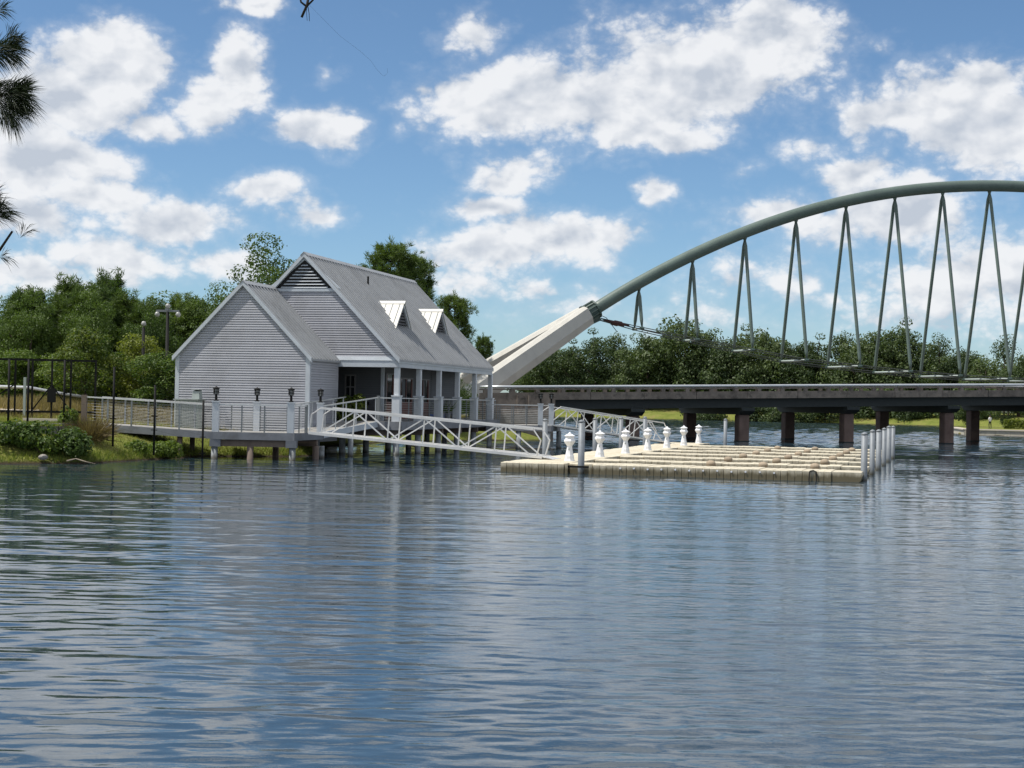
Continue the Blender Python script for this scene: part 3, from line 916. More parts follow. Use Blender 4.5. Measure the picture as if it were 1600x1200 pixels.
# porch deck on piles (house frame)
deck = thing('porch_deck', 'raised timber porch deck on piles over the water beneath the boathouse', 'deck', HOUSE_A, HOUSE_RZ)
PX = 4.78
for i in range(22):                      # boards run along the porch side
    x = WX1 + .02 + i * 0.14
    if x + .13 > PX: break
    MB().box(x, x + .132, (-0.05 if x > 1.6 else 2.4), ML + 1.2, DZ - .05, DZ).build('deck_board', 'deck', deck)
MB().box(WX1 + .0, PX + .03, -0.11, -0.052, DZ - .38, DZ + .004).build('deck_fascia', 'deck_edge', deck)
MB().box(PX + .0, PX + .05, -0.05, ML + 1.2, DZ - .38, DZ + .004).build('deck_fascia', 'deck_edge', deck)
for y in (0.25, 3.5, 6.8, 10.1, 13.3, 16.6):
    MB().box(0.6, PX - .05, y - .12, y + .12, DZ - .66, DZ - .39).build('cross_beam', 'timber', deck)
    for x in (4.5, 1.9):
        MB().tube([(x, y, -1.8), (x, y, DZ - .66)], 0.15, 12).build('pile', 'pile', deck, True)
for k in range(5):
    rail_run(deck, (4.55, POSTY[k] + .30, DZ), (4.55, POSTY[k + 1] - .10, DZ), inter=1.5, ends=False)
rail_run(deck, (3.72, 0.05, DZ), (4.33, 0.12, DZ), inter=1.5, ends=False)
rail_run(deck, (4.55, POSTY[5] + .3, DZ), (4.55, ML + 1.1, DZ), inter=1.2)
MB().box(3.62, 3.76, -.02, .12, DZ, DZ + 1.17).build('rail_end_post', 'rail_dark', deck)

# plants standing by the porch wall are built with the vegetation
# two kayaks on the porch behind the railing
def kayak(label, y0, x, z, mat):
    t = thing('kayak', label, 'kayak', to_world(HOUSE_A, HOUSE_RZ, x, y0, z), HOUSE_RZ)
    prof = [(-1.6, .02, .10), (-1.2, .17, .02), (-.6, .28, 0), (0, .32, 0), (.6, .28, 0), (1.2, .17, .02), (1.6, .02, .10)]
    rings, N = [], 12
    v, f = [], []
    for (yy, w, lift) in prof:
        for k in range(N):
            a = 2 * math.pi * k / N
            zz = math.sin(a) * (0.17 if math.sin(a) < 0 else 0.11)
            v.append((math.cos(a) * w, yy, .19 + lift + zz * (w / .32 * .8 + .2)))
    for i in range(len(prof) - 1):
        for k in range(N):
            j = (k + 1) % N
            f.append((i * N + k, i * N + j, (i + 1) * N + j, (i + 1) * N + k))
    f += [tuple(range(N)), tuple((len(prof) - 1) * N + k for k in range(N))]
    MB().add(v, f).build('hull', mat, t, True)
    MB().lathe([(.20, 0), (.24, .03), (.20, .05)], 12, (0, 0, .27)).build('cockpit_rim', 'black', t)
kayak('blue kayak lying on the porch deck behind the cable railing', 9.4, 3.75, DZ + .01, 'kayak_blue')
kayak('yellow kayak lying on the porch deck behind the cable railing', 13.0, 3.75, DZ + .01, 'kayak_yellow')

# ------------------------------------------------------------------ landing platform, ramp and boardwalk (left of the gangway)
LZ = 1.10
lpA, lpB = Vector((-12.15, 63.6, 0)), Vector((-8.75, 63.25, 0))       # front corners
lpC, lpD = Vector((-7.95, 66.3, 0)), Vector((-12.0, 66.8, 0))         # back corners
landing = thing('landing_platform', 'grey landing platform on piles with white square posts and cable railings', 'platform', (-10.2, 64.8, 0))
LO = Vector((-10.2, 64.8, 0))
def lv_(p, z=0.0): return Vector((p.x - LO.x, p.y - LO.y, z))
nb = 20
for i in range(nb):
    a, b = i / nb, (i + .94) / nb
    q = [lpA.lerp(lpD, a), lpB.lerp(lpC, a), lpB.lerp(lpC, b), lpA.lerp(lpD, b)]
    MB().prism([lv_(p, LZ - .04) for p in q], (0, 0, .04)).build('deck_board', 'deck', landing)
for a, b in ((lpA, lpB), (lpB, lpC), (lpC, lpD), (lpD, lpA)):
    d = (b - a).normalized() * .04
    MB().beam(lv_(a - d, LZ - .155), lv_(b + d, LZ - .155), 0.07, 0.30).build('fascia', 'deck_edge', landing)
MB().beam(lv_(lpA.lerp(lpD, .06) + Vector((.15, 0, 0)), LZ - .45), lv_(lpB.lerp(lpC, .06), LZ - .45), 0.2, 0.26).build('cross_beam', 'timber', landing)
MB().beam(lv_(lpA.lerp(lpD, .8), LZ - .45), lv_(lpB.lerp(lpC, .8), LZ - .45), 0.2, 0.26).build('cross_beam', 'timber', landing)
for p, mt in ((lpA.lerp(lpD, .05) + Vector((.1, 0, 0)), 'pile'), (lpA.lerp(lpB, .46).lerp(lpD.lerp(lpC, .46), .05), 'timber'), (lpB.lerp(lpC, .05) + Vector((-.12, 0, 0)), 'pile'),
              (lpB.lerp(lpC, .75), 'timber'), (lpC + Vector((-.05, -.1, 0)), 'pile'), (lpD.lerp(lpC, .5), 'timber')):
    q = lv_(p)
    MB().tube([(q.x, q.y, -1.8), (q.x, q.y, LZ - .58)], 0.135, 12).build('pile', mt, landing, True)
for p in (lpA.lerp(lpD, .05) + Vector((.15, 0, 0)), lpB.lerp(lpC, .05) + Vector((-.15, 0, 0))):
    q = lv_(p)
    MB().box(q.x - .22, q.x + .22, q.y - .20, q.y + .16, LZ - .60, LZ - .31).build('beam_end_plate', 'deck_edge', landing)
POSTS = [lpA + Vector((.14, .12, 0)), lpA.lerp(lpB, .42) + Vector((0, 2.6, 0)), lpB + Vector((-.16, .12, 0)), lpC + Vector((-.10, -.25, 0))]
for p in POSTS:
    q = lv_(p)
    MB().box(q.x - .13, q.x + .13, q.y - .13, q.y + .13, LZ + .001, LZ + 1.20).build('square_post', 'post', landing)
    MB().box(q.x - .16, q.x + .16, q.y - .16, q.y + .16, LZ + 1.20, LZ + 1.25).build('post_cap', 'post', landing)
rail_run(landing, lv_(POSTS[0] + Vector((.14, 0, 0)), LZ), lv_(POSTS[2] + Vector((-.14, 0, 0)), LZ), h=1.1, inter=.85, ends=False)
rail_run(landing, lv_(POSTS[2] + Vector((.05, .15, 0)), LZ), lv_(lpB.lerp(lpC, .38), LZ), h=1.1, inter=.6, ends=False)
rail_run(landing, lv_(lpD + Vector((.1, -.1, 0)), LZ), lv_(POSTS[1] + Vector((-.14, 0, 0)), LZ), h=1.1, inter=1.0)
rail_run(landing, lv_(POSTS[1] + Vector((.14, 0, 0)), LZ), lv_(lpD.lerp(lpC, .62) + Vector((0, -.1, 0)), LZ), h=1.1, inter=.8)
MB().box(*[c for c in (lv_(lpB.lerp(lpC, .40)).x - .06, lv_(lpB.lerp(lpC, .40)).x + .06, lv_(lpB.lerp(lpC, .40)).y - .06, lv_(lpB.lerp(lpC, .40)).y + .06)], LZ, LZ + 1.15).build('gate_post', 'rail_dark', landing)

LANTERNS = []
def lantern(p, z, label):
    t = thing('post_lantern', label, 'lantern', (p.x, p.y, z), group='black lanterns on the deck posts')
    MB().lathe([(.10, 0), (.10, .03), (.055, .05)], 10).build('base', 'black', t)
    MB().lathe([(.055, .05), (.05, .26), (.075, .28)], 10).build('stem', 'black', t)
    MB().lathe([(.085, .28), (.085, .48)], 10).build('glass', 'lamp_glass', t)
    for k in range(6):
        a = k * math.pi / 3
        x, y = .1 * math.cos(a), .1 * math.sin(a)
        MB().beam((x, y, .27), (x, y, .49), .022, .022, up=(math.cos(a), math.sin(a), 0)).build('cage_bar', 'black', t)
    MB().lathe([(.125, .36), (.125, .385)], 12).build('ring', 'black', t)
    MB().lathe([(.14, .48), (.14, .52), (.05, .57), (.02, .60)], 12).build('hood', 'black', t)
lantern(POSTS[0], LZ + 1.25, 'black lantern on the leftmost white post of the landing, beside the boardwalk rail')
lantern(POSTS[1], LZ + 1.25, 'black lantern on the rear post of the landing, second from the left')
lantern(POSTS[2], LZ + 1.25, 'black lantern on the front right post of the landing')
lantern(POSTS[3], LZ + 1.25, 'black lantern on the post by the green shrub at the gangway head')

# ramp from the landing up to the porch deck
ramp = thing('access_ramp', 'sloping walkway with metal handrails from the landing up to the porch deck', 'ramp', (-7.2, 68.6, 0))
RO = Vector((-7.2, 68.6, 0))
hA = to_world(HOUSE_A, HOUSE_RZ, 2.15, -.12); hB = to_world(HOUSE_A, HOUSE_RZ, 3.70, -.12)
r0, r1 = Vector((-9.5, 66.6, 0)), Vector((-7.98, 66.42, 0))
nb = 24
rv = lambda p, z: Vector((p.x - RO.x, p.y - RO.y, z))
for i in range(nb):
    a, b = i / nb, (i + .95) / nb
    z0, z1 = LZ + (DZ - LZ) * a, LZ + (DZ - LZ) * b
    MB().prism([rv(r0.lerp(hA, a), z0 - .04), rv(r1.lerp(hB, a), z0 - .04), rv(r1.lerp(hB, b), z1 - .04), rv(r0.lerp(hA, b), z1 - .04)], (0, 0, .04)).build('deck_board', 'deck', ramp)
for a, b in ((r0, hA), (r1, hB)):
    MB().beam(rv(a, LZ - .13), rv(b, DZ - .13), .06, .26).build('stringer', 'trim', ramp)
    MB().beam(rv(a, LZ + 1.1), rv(b, DZ + 1.08), .07, .05).build('handrail', 'rail', ramp)
    for k in range(6):
        p = a.lerp(b, (k + .2) / 5.4); z = LZ + (DZ - LZ) * (k + .2) / 5.4
        q = rv(p, 0)
        MB().box(q.x - .022, q.x + .022, q.y - .022, q.y + .022, z - .1, z + 1.08).build('rail_post', 'rail', ramp)
for p in (r0.lerp(hA, .5), r1.lerp(hB, .5)):
    q = rv(p, 0)
    MB().tube([(q.x, q.y, -1.5), (q.x, q.y, LZ - .02)], .12, 10).build('pile', 'pile', ramp, True)

# boardwalk to the left
bw = thing('boardwalk', 'grey boardwalk with pale top rail and thin cables crossing the grassy bank', 'boardwalk', (-15, 64.2, 0))
BO = Vector((-15, 64.2, 0))
b0, b1 = Vector((-17.6, 64.6, 0)), Vector((-12.22, 63.75, 0))
off = Vector((.25, 1.9, 0))
nb = 36
zb = lambda a: 1.34 + (LZ - 1.34) * a
for i in range(nb):
    a, b = i / nb, (i + .95) / nb
    q = [b0.lerp(b1, a), b0.lerp(b1, b)]
    MB().prism([q[0] - BO + Vector((0, 0, zb(a) - .04)), q[1] - BO + Vector((0, 0, zb(b) - .04)), q[1] + off - BO + Vector((0, 0, zb(b) - .04)), q[0] + off - BO + Vector((0, 0, zb(a) - .04))], (0, 0, .04)).build('deck_board', 'deck', bw)
for o_ in (Vector(), off):
    MB().beam(b0 + o_ - BO + Vector((0, 0, zb(0) - .15)), b1 + o_ - BO + Vector((0, 0, zb(1) - .15)), .07, .28).build('fascia', 'deck_edge', bw)
    MB().beam(b0 + o_ - BO + Vector((0, 0, zb(0) + 1.08)), b1 + o_ - BO + Vector((0, 0, zb(1) + 1.08)), .09, .05).build('top_rail', 'aluminium', bw)
    for k in range(6):
        p = b0.lerp(b1, k / 5.3) + o_ - BO
        z = zb(k / 5.3)
        MB().box(p.x - .03, p.x + .03, p.y - .03, p.y + .03, z - .02, z + 1.06).build('rail_post', 'pile' if k else 'rail_dark', bw)
    for k in range(8):
        z = .13 + k * .115
        MB().tube([b0 + o_ - BO + Vector((0, 0, zb(0) + z)), b1 + o_ - BO + Vector((0, 0, zb(1) + z))], .0055, 5).build('cable', 'rail_cable', bw)
for a in (.3, .75):
    for o_ in (off * .1, off * .9):
        p = b0.lerp(b1, a) + o_ - BO
        MB().tube([(p.x, p.y, -.6), (p.x, p.y, zb(a) - .28)], .11, 10).build('pile', 'timber', bw, True)
q = b0 - BO
MB().box(q.x - .1, q.x + .1, q.y - .1, q.y + .1, zb(0) - .3, zb(0) + 1.16).build('end_post', 'timber', bw)

# ------------------------------------------------------------------ gangways
def gangway(p0, p1, width, label, npan=6, h=1.05, side=1, chord=.08, web=.046):
    p0, p1 = Vector(p0), Vector(p1)
    t = thing('gangway', label, 'gangway', p0)
    d = p1 - p0; L = d.length; d.normalize()
    lat = Vector((-d.y, d.x, 0)).normalized() * side
    up = (Vector((0, 0, 1)) - d * d.z).normalized()
    for s in (0, width):
        o = lat * s
        e0, e1 = .045, .955
        MB().beam(o, o + d * L, chord, chord * 1.3).build('bottom_chord', 'aluminium', t)
        MB().beam(o + up * (h - .01) + d * (L * e0), o + up * (h - .01) + d * (L * e1), chord, chord * 1.05).build('top_chord', 'aluminium', t)
        pan = (e1 - e0) * L / npan
        for k in range(npan + 1):
            a = e0 * L + pan * k
            if 0 < k < npan:
                MB().beam(o + d * a + up * .05, o + d * a + up * (h - .05), web, web).build('vertical', 'aluminium', t)
            if k < npan:
                za, zb_ = (.05, h - .05) if k % 2 == 0 else (h - .05, .05)
                MB().beam(o + d * (a + .05) + up * za, o + d * (a + pan - .05) + up * zb_, web, web).build('diagonal', 'aluminium', t)
        # sloping handrail ends
        x0 = e0 * L
        MB().tube([o + d * x0 + up * (h - .02), o + d * (x0 - .38) + up * (h - .30), o + d * (x0 - .42) + up * .03], .028, 8).build('handrail_end', 'aluminium', t)
        x1 = e1 * L
        MB().tube([o + d * x1 + up * (h - .02), o + d * (x1 + .34) + up * (h - .42), o + d * (x1 + .22) + up * .03], .03, 8).build('handrail_end', 'aluminium', t)
    n = 40
    for k in range(n):
        a = L * (k + .5) / n
        MB().beam(d * a + lat * .06 - up * .01, d * a + lat * (width - .06) - up * .01, L / n * .93, .03, up=up).build('deck_plank', 'aluminium', t)
    MB().beam(d * (L - .05) + lat * .05 + up * .01, d * (L + .38) + lat * .05 - up * .02 + lat * 0, .02, .01).build('toe_edge', 'aluminium', t)
    MB().prism([d * L + lat * .05, d * L + lat * (width - .05), d * (L + .42) + lat * (width - .05) - up * .05, d * (L + .42) + lat * .05 - up * .05], up * .02).build('toe_plate', 'aluminium', t)
    return t
gangway((-8.15, 63.15, LZ + .03), (1.2, 60.0, .42), 1.15, 'white aluminium truss gangway sloping from the landing to the near end of the floating dock')

# ------------------------------------------------------------------ floating dock
DT = 0.345
dock = thing('floating_dock', 'cream plastic floating dock with seven fingers and low boat lanes', 'dock', DOCK_O, DOCK_RZ)
def float_mesh(w, dpt, z0=-.18, z1=DT, groove=True):
    m = MB()
    if groove:
        h = w / 2
        m.cbox(0.003, h - .005, 0, dpt, z0, z1, .016)
        m.cbox(h + .005, w - .003, 0, dpt, z0, z1, .016)
        m.box(h - .02, h + .02, .03, dpt - .03, z0, z1 - .006)
    else:
        m.cbox(0.003, w - .003, .002, dpt - .002, z0, z1, .014)
    return m.mesh('float_block')
PITCH_F = 5.0
FX0, FX1 = 3.15, 11.90
W_ = .49
fw = {0: 1.95}
shared = {}
for k in range(7):
    y0 = PITCH_F * k
    dep = fw.get(k, 1.5)
    if dep not in shared:
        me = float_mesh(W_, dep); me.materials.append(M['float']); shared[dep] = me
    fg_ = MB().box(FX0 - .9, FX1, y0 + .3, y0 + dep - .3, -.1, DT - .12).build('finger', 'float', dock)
    n = int((FX1 - FX0) / W_)
    x = FX0
    while x + W_ <= FX1 + .01:
        o = bpy.data.objects.new('float_block', shared[dep]); COL.objects.link(o); o.parent = fg_
        o.location = (x, y0, random.Random(int(x * 100) + k).uniform(-.012, .012))
        x += W_
    # root piece joining finger to walkway
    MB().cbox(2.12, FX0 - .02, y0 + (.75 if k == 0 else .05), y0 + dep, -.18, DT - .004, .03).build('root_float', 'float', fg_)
    # rounded end float
    e = MB()
    xe = x + .01
    e.prism([(xe, y0 + .03, -.2), (xe + .15, y0 + .03, -.2), (xe + .95, y0 + .03, .02), (xe + 1.02, y0 + .03, DT - .12), (xe + .98, y0 + .03, DT - .02), (xe, y0 + .03, DT - .02)], (0, dep - .06, 0))
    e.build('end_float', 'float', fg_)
    if k < 6:
        # low boat lane between the fingers with rollers
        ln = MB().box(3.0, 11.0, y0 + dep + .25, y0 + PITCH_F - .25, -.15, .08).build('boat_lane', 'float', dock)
        for xr in (6.75, 8.7, 10.6):
            yr = y0 + PITCH_F - .75
            rm = shared.get('roller')
            if rm is None:
                q = MB().lathe([(.05, -.17), (.09, -.15), (.125, -.07), (.135, 0), (.125, .07), (.09, .15), (.05, .17)], 14)
                q.v = [(a_[2], a_[1], a_[0]) for a_ in q.v]
                rm = q.mesh('roller', True); rm.materials.append(M['roller']); shared['roller'] = rm
            o = bpy.data.objects.new('roller', rm); COL.objects.link(o); o.parent = ln
            o.location = (xr, yr, .33)
            MB().box(xr - .2, xr + .2, yr - .15, yr + .15, .10, .24).build('roller_cradle', 'float', ln)
# walkway blocks
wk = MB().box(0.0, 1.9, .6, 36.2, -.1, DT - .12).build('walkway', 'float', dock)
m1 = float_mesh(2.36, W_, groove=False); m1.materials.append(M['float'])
y = 0.40
while y < 36.3:
    o = bpy.data.objects.new('float_block', m1); COL.objects.link(o); o.parent = wk
    o.location = (-.26, y, random.Random(int(y * 50)).uniform(-.01, .01))
    y += W_
# front row of the walkway shows single floats
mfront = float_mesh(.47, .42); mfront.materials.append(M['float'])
for k in range(5):
    o = bpy.data.objects.new('float_block', mfront); COL.objects.link(o); o.parent = wk
    o.location = (-.24 + k * .47, -.03, 0)
# pile guide frame in the notch, connecting pins and rope
MB().box(2.14, 3.12, .02, .10, DT - .13, DT - .06).build('pile_guide', 'black', dock)
for x in (2.14, 3.02):
    MB().box(x, x + .10, -.03, .07, -.1, DT + .01).build('guide_post', 'float', dock)
pm = MB().lathe([(.035, 0), (.035, .03)], 8); pm.v = [(a_[0], -a_[2], a_[1]) for a_ in pm.v]
pme = pm.mesh('connector_pin'); pme.materials.append(M['pedestal'])
for k in range(12):
    o = bpy.data.objects.new('connector_pin', pme); COL.objects.link(o); o.parent = dock
    o.location = (FX0 + W_ * (k + 2) * 1.0 + (0.02), -.005, DT - .10 + .01 * math.sin(k * 2.1))
MB().tube([(10.75, -.03, DT - .02), (10.73, -.05, .05), (10.76, -.06, -.12), (10.95, -.06, -.12), (10.98, -.05, .05), (10.96, -.03, DT - .02), (10.86, .0, DT + .015), (10.75, -.03, DT - .02)], .022, 6).build('rope_loop', 'rope', dock)

# lighthouse-shaped power pedestals
ORD = ['nearest', 'second', 'third', 'fourth', 'fifth', 'sixth', 'farthest']
def pedestal(k):
    p = to_world(DOCK_O, DOCK_RZ, 1.70, 2.55 + 5.4 * k, DT)
    lab = ('nearest white lighthouse-shaped power pedestal, beside the grey pile at the dock front' if k == 0 else
           'farthest white lighthouse-shaped power pedestal at the back of the dock walkway' if k == 6 else
           '%s white lighthouse-shaped power pedestal along the dock walkway, counted from the front' % ORD[k])
    t = thing('power_pedestal', lab, 'pedestal', p, DOCK_RZ, group='white power pedestals on the dock')
    r8 = R(22.5)
    MB().lathe([(.20, 0), (.20, .03), (.185, .05), (.165, .20), (.155, .22), (.105, .48), (.095, .56)], 8, rot=r8).build('tower', 'pedestal', t)
    MB().lathe([(.095, .56), (.12, .60), (.215, .735), (.215, .775), (.165, .85), (.165, .93)], 8, rot=r8).build('housing', 'pedestal', t)
    MB().lathe([(.205, .93), (.21, .95), (.12, 1.0), (.055, 1.03), (.045, 1.06), (.012, 1.09)], 8, rot=r8).build('cap', 'pedestal', t)
    MB().box(-.055, .055, -.165, -.14, .06, .20).build('hatch', 'pedestal', t)
    MB().box(-.02, .02, -.125, -.10, .42, .48).build('socket', 'unit_grey', t)
for k in range(7):
    pedestal(k)

# steel piles
def steel_pile(p, ztop, r, label, cat='pile'):
    t = thing('steel_pile', label, cat, (p.x, p.y, 0), group='grey steel dock piles')
    MB().tube([(0, 0, -1.8), (0, 0, ztop)], r, 18).build('shaft', 'steel_pile', t, True)
    MB().lathe([(r + .008, ztop - .03), (r + .008, ztop + .012), (r * .6, ztop + .05), (.02, ztop + .07)], 18).build('pile_cap', 'steel_pile', t, True)
D = lambda x, y: to_world(DOCK_O, DOCK_RZ, x, y)
steel_pile(D(2.66, .30), 1.86, .118, 'grey steel pile at the dock front, right of the nearest pedestal')
for y, w in ((7.6, 'nearest of the piles behind the dock walkway, left of the nearest pedestal'), (17.2, 'grey steel pile behind the walkway, between the second and third pedestals'),
             (23.4, 'grey steel pile behind the walkway, just right of the third pedestal'), (30.0, 'grey steel pile behind the walkway, just right of the fourth pedestal')):
    steel_pile(D(-.52, y), 1.80, .105, w if w.startswith('grey') else 'grey steel pile, ' + w)
steel_pile(D(2.95, 37.0), 1.72, .105, 'lone grey steel pile at the far edge of the dock, right of the farthest pedestal')
names = ['first and nearest', 'second', 'third', 'fourth', 'fifth', 'sixth and farthest']
for k in range(6):
    steel_pile(D(12.50 + .05 * k, 1.75 + (PITCH_F) * k - (.35 if k == 0 else 0)), 1.62 + .03 * math.sin(k * 2), .112 if k % 2 == 0 else .10,
               'grey steel pile at the dock finger tips, %s in the row' % names[k])

# deck end beyond the house with the far gangway
fd = thing('far_landing', 'far landing deck with grey cable railings between boathouse and bridge abutment', 'platform', (-.2, 85.5, 0))
FZ = 1.30
FO = Vector((-.2, 85.5, 0))
fA, fB, fC, fD_ = Vector((-1.35, 84.6, 0)), Vector((2.15, 83.9, 0)), Vector((2.7, 87.2, 0)), Vector((-.75, 88.2, 0))
fv = lambda p, z: Vector((p.x - FO.x, p.y - FO.y, z))
for i in range(18):
    a, b = i / 18, (i + .94) / 18
    MB().prism([fv(fA.lerp(fD_, a), FZ - .04), fv(fB.lerp(fC, a), FZ - .04), fv(fB.lerp(fC, b), FZ - .04), fv(fA.lerp(fD_, b), FZ - .04)], (0, 0, .04)).build('deck_board', 'deck', fd)
for a, b in ((fA, fB), (fB, fC)):
    MB().beam(fv(a, FZ - .17), fv(b, FZ - .17), .06, .30).build('fascia', 'deck_edge', fd)
for p in (fA.lerp(fB, .05), fA.lerp(fB, .5), fA.lerp(fB, .95), fB.lerp(fC, .9)):
    q = fv(p + Vector((0, .15, 0)), 0)
    MB().tube([(q.x, q.y, -1.6), (q.x, q.y, FZ - .32)], .14, 10).build('pile', 'pile', fd, True)
fposts = [fA.lerp(fB, .83) + Vector((0, .1, 0)), fB + Vector((-.02, .25, 0))]
for p in fposts:
    q = fv(p, 0)
    MB().box(q.x - .13, q.x + .13, q.y - .13, q.y + .13, FZ, FZ + 1.12).build('square_post', 'post', fd)
    MB().box(q.x - .16, q.x + .16, q.y - .16, q.y + .16, FZ + 1.12, FZ + 1.17).build('post_cap', 'post', fd)
rail_run(fd, fv(fA, FZ), fv(fposts[0], FZ), inter=.75, cables=9)
rail_run(fd, fv(fA.lerp(fD_, .95), FZ), fv(fC.lerp(fD_, .1), FZ), inter=.9, cables=9)
lantern(fposts[0], FZ + 1.17, 'black lantern on the left post at the head of the far gangway')
lantern(fposts[1], FZ + 1.17, 'black lantern on the right post at the head of the far gangway')
gangway((2.25, 84.35, FZ + .02), (8.75, 88.0, .43), 1.2, 'thin white truss gangway sloping from the far landing to the back of the dock', npan=6, chord=.06, web=.04)

# ------------------------------------------------------------------ arch bridge (frame: x along the deck, y across, away from the lake)
bridge = thing('arch_bridge', 'road bridge with sage green tubular arch, V hangers and weathered concrete deck', 'bridge', BR_O, BR_RZ)
SC = 18.94                                  # middle of the arch
def zd(s):                                  # level of the front pipe rail
    q = abs(s - SC)
    r = 4.27 + .0245 * SC - .0245 * math.sqrt(q * q + 9)
    return r
S0, S1 = -28.0, 58.0
DW0, DW1 = -1.25, 10.25
def strip(name, mat, y0, y1, a0, a1, s0=S0, s1=S1, parent=bridge, n=22):
    """slab following the deck profile between heights a0 and a1 relative to the rail"""
    v, f = [], []
    for i in range(n + 1):
        s = s0 + (s1 - s0) * i / n
        z = zd(s)
        v += [(s, y0, z + a0), (s, y1, z + a0), (s, y1, z + a1), (s, y0, z + a1)]
    for i in range(n):
        b = i * 4
        for k in range(4):
            j = (k + 1) % 4
            f.append((b + k, b + j, b + 4 + j, b + 4 + k))
    f += [(0, 1, 2, 3), (4 * n, 4 * n + 1, 4 * n + 2, 4 * n + 3)]
    return MB().add(v, f).build(name, mat, parent)
strip('road_deck', 'concrete', DW0 + .35, DW1 - .35, -.98, -.74)
for (y, sg) in ((DW0, 1), (DW1, -1)):
    o = MB().tube([(S0 + (S1 - S0) * i / 30, y + sg * .12, zd(S0 + (S1 - S0) * i / 30) - .09) for i in range(31)], .088, 12).build('pipe_rail', 'pipe_rail', bridge, True)
    yy = sorted((y, y + sg * .28))
    # fascia panels, each a piece of its own
    s = S0
    i = 0
    while s < S1:
        e = min(s + 3.9, S1)
        strip('fascia_panel', 'concrete', yy[0] + (.012 * (i % 2)), yy[1], -.98, -.49, s + .015, e - .015, n=2)
        s = e; i += 1
    strip('kerb_rail', 'concrete', yy[0] + .03, yy[1] - .03, -.30, -.22)
    s = S0 + .4
    while s < S1:
        z = zd(s)
        MB().box(s - .14, s + .14, yy[0] + .04, yy[1] - .04, z - .49, z - .30).build('rail_block', 'concrete', bridge)
        MB().box(s - .05, s + .05, yy[0] + .08, yy[1] - .08, z - .22, z - .10).build('rail_stub', 'rail_dark', bridge)
        s += 1.82
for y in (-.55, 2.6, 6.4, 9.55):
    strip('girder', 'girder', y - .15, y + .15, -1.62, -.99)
# piers with crossheads
sp = 8.31
for i in range(-2, 6):
    s = sp * i
    zc = zd(s) - 1.63
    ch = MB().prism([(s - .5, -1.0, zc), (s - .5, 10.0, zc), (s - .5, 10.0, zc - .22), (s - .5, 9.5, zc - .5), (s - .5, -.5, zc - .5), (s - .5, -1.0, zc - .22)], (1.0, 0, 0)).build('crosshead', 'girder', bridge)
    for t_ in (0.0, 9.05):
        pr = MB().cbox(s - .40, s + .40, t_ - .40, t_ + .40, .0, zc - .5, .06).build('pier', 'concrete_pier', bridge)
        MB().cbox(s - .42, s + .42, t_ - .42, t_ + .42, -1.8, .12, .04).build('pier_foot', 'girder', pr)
# abutment at the left end
ab = MB().box(-28.6, -22.9, -1.05, 10.05, -.6, 2.42).build('abutment', 'concrete', bridge)
MB().box(-28.6, -22.75, -1.32, -1.051, 1.0, 2.72).build('abutment_panel', 'concrete', ab)
MB().box(-28.6, -23.3, -2.6, -1.33, -.6, 1.75).build('wing_wall', 'concrete', ab)
for s in (-25.4, -24.6):
    MB().box(s - .07, s + .07, -1.40, -1.325, 1.75, 3.0).build('buttress', 'concrete', ab)

# arch tube
AP = [(-18.4, 8.95), (-17.7, 9.36), (-16.14, 10.33), (-14.57, 11.36), (-12.44, 12.46), (-10.43, 13.45), (-8.4, 14.42), (-6.24, 15.37), (-4.27, 16.15),
      (-2.06, 16.94), (-.04, 17.56), (2.11, 18.15), (4.29, 18.66), (6.32, 19.06), (8.44, 19.42), (10.46, 19.69), (12.68, 19.93), (14.64, 20.07), (16.73, 20.15), (SC, 20.18)]
_q = np.array([(p[0] - SC) ** 2 for p in AP]); _z = np.array([p[1] for p in AP])
_c = np.polyfit(_q / 1000, _z, 4)
AP = [(s_, float(np.polyval(_c, (s_ - SC) ** 2 / 1000))) for s_ in np.linspace(-18.4, SC, 40)]
AP = AP + [(2 * SC - s, z) for s, z in reversed(AP[:-1])]
TC = 4.5
MB().tube([(s, TC, z) for s, z in AP], .44, 22).build('arch_tube', 'arch', bridge, True)
def arch_z(s):
    return float(np.interp(s, [p[0] for p in AP], [p[1] for p in AP]))
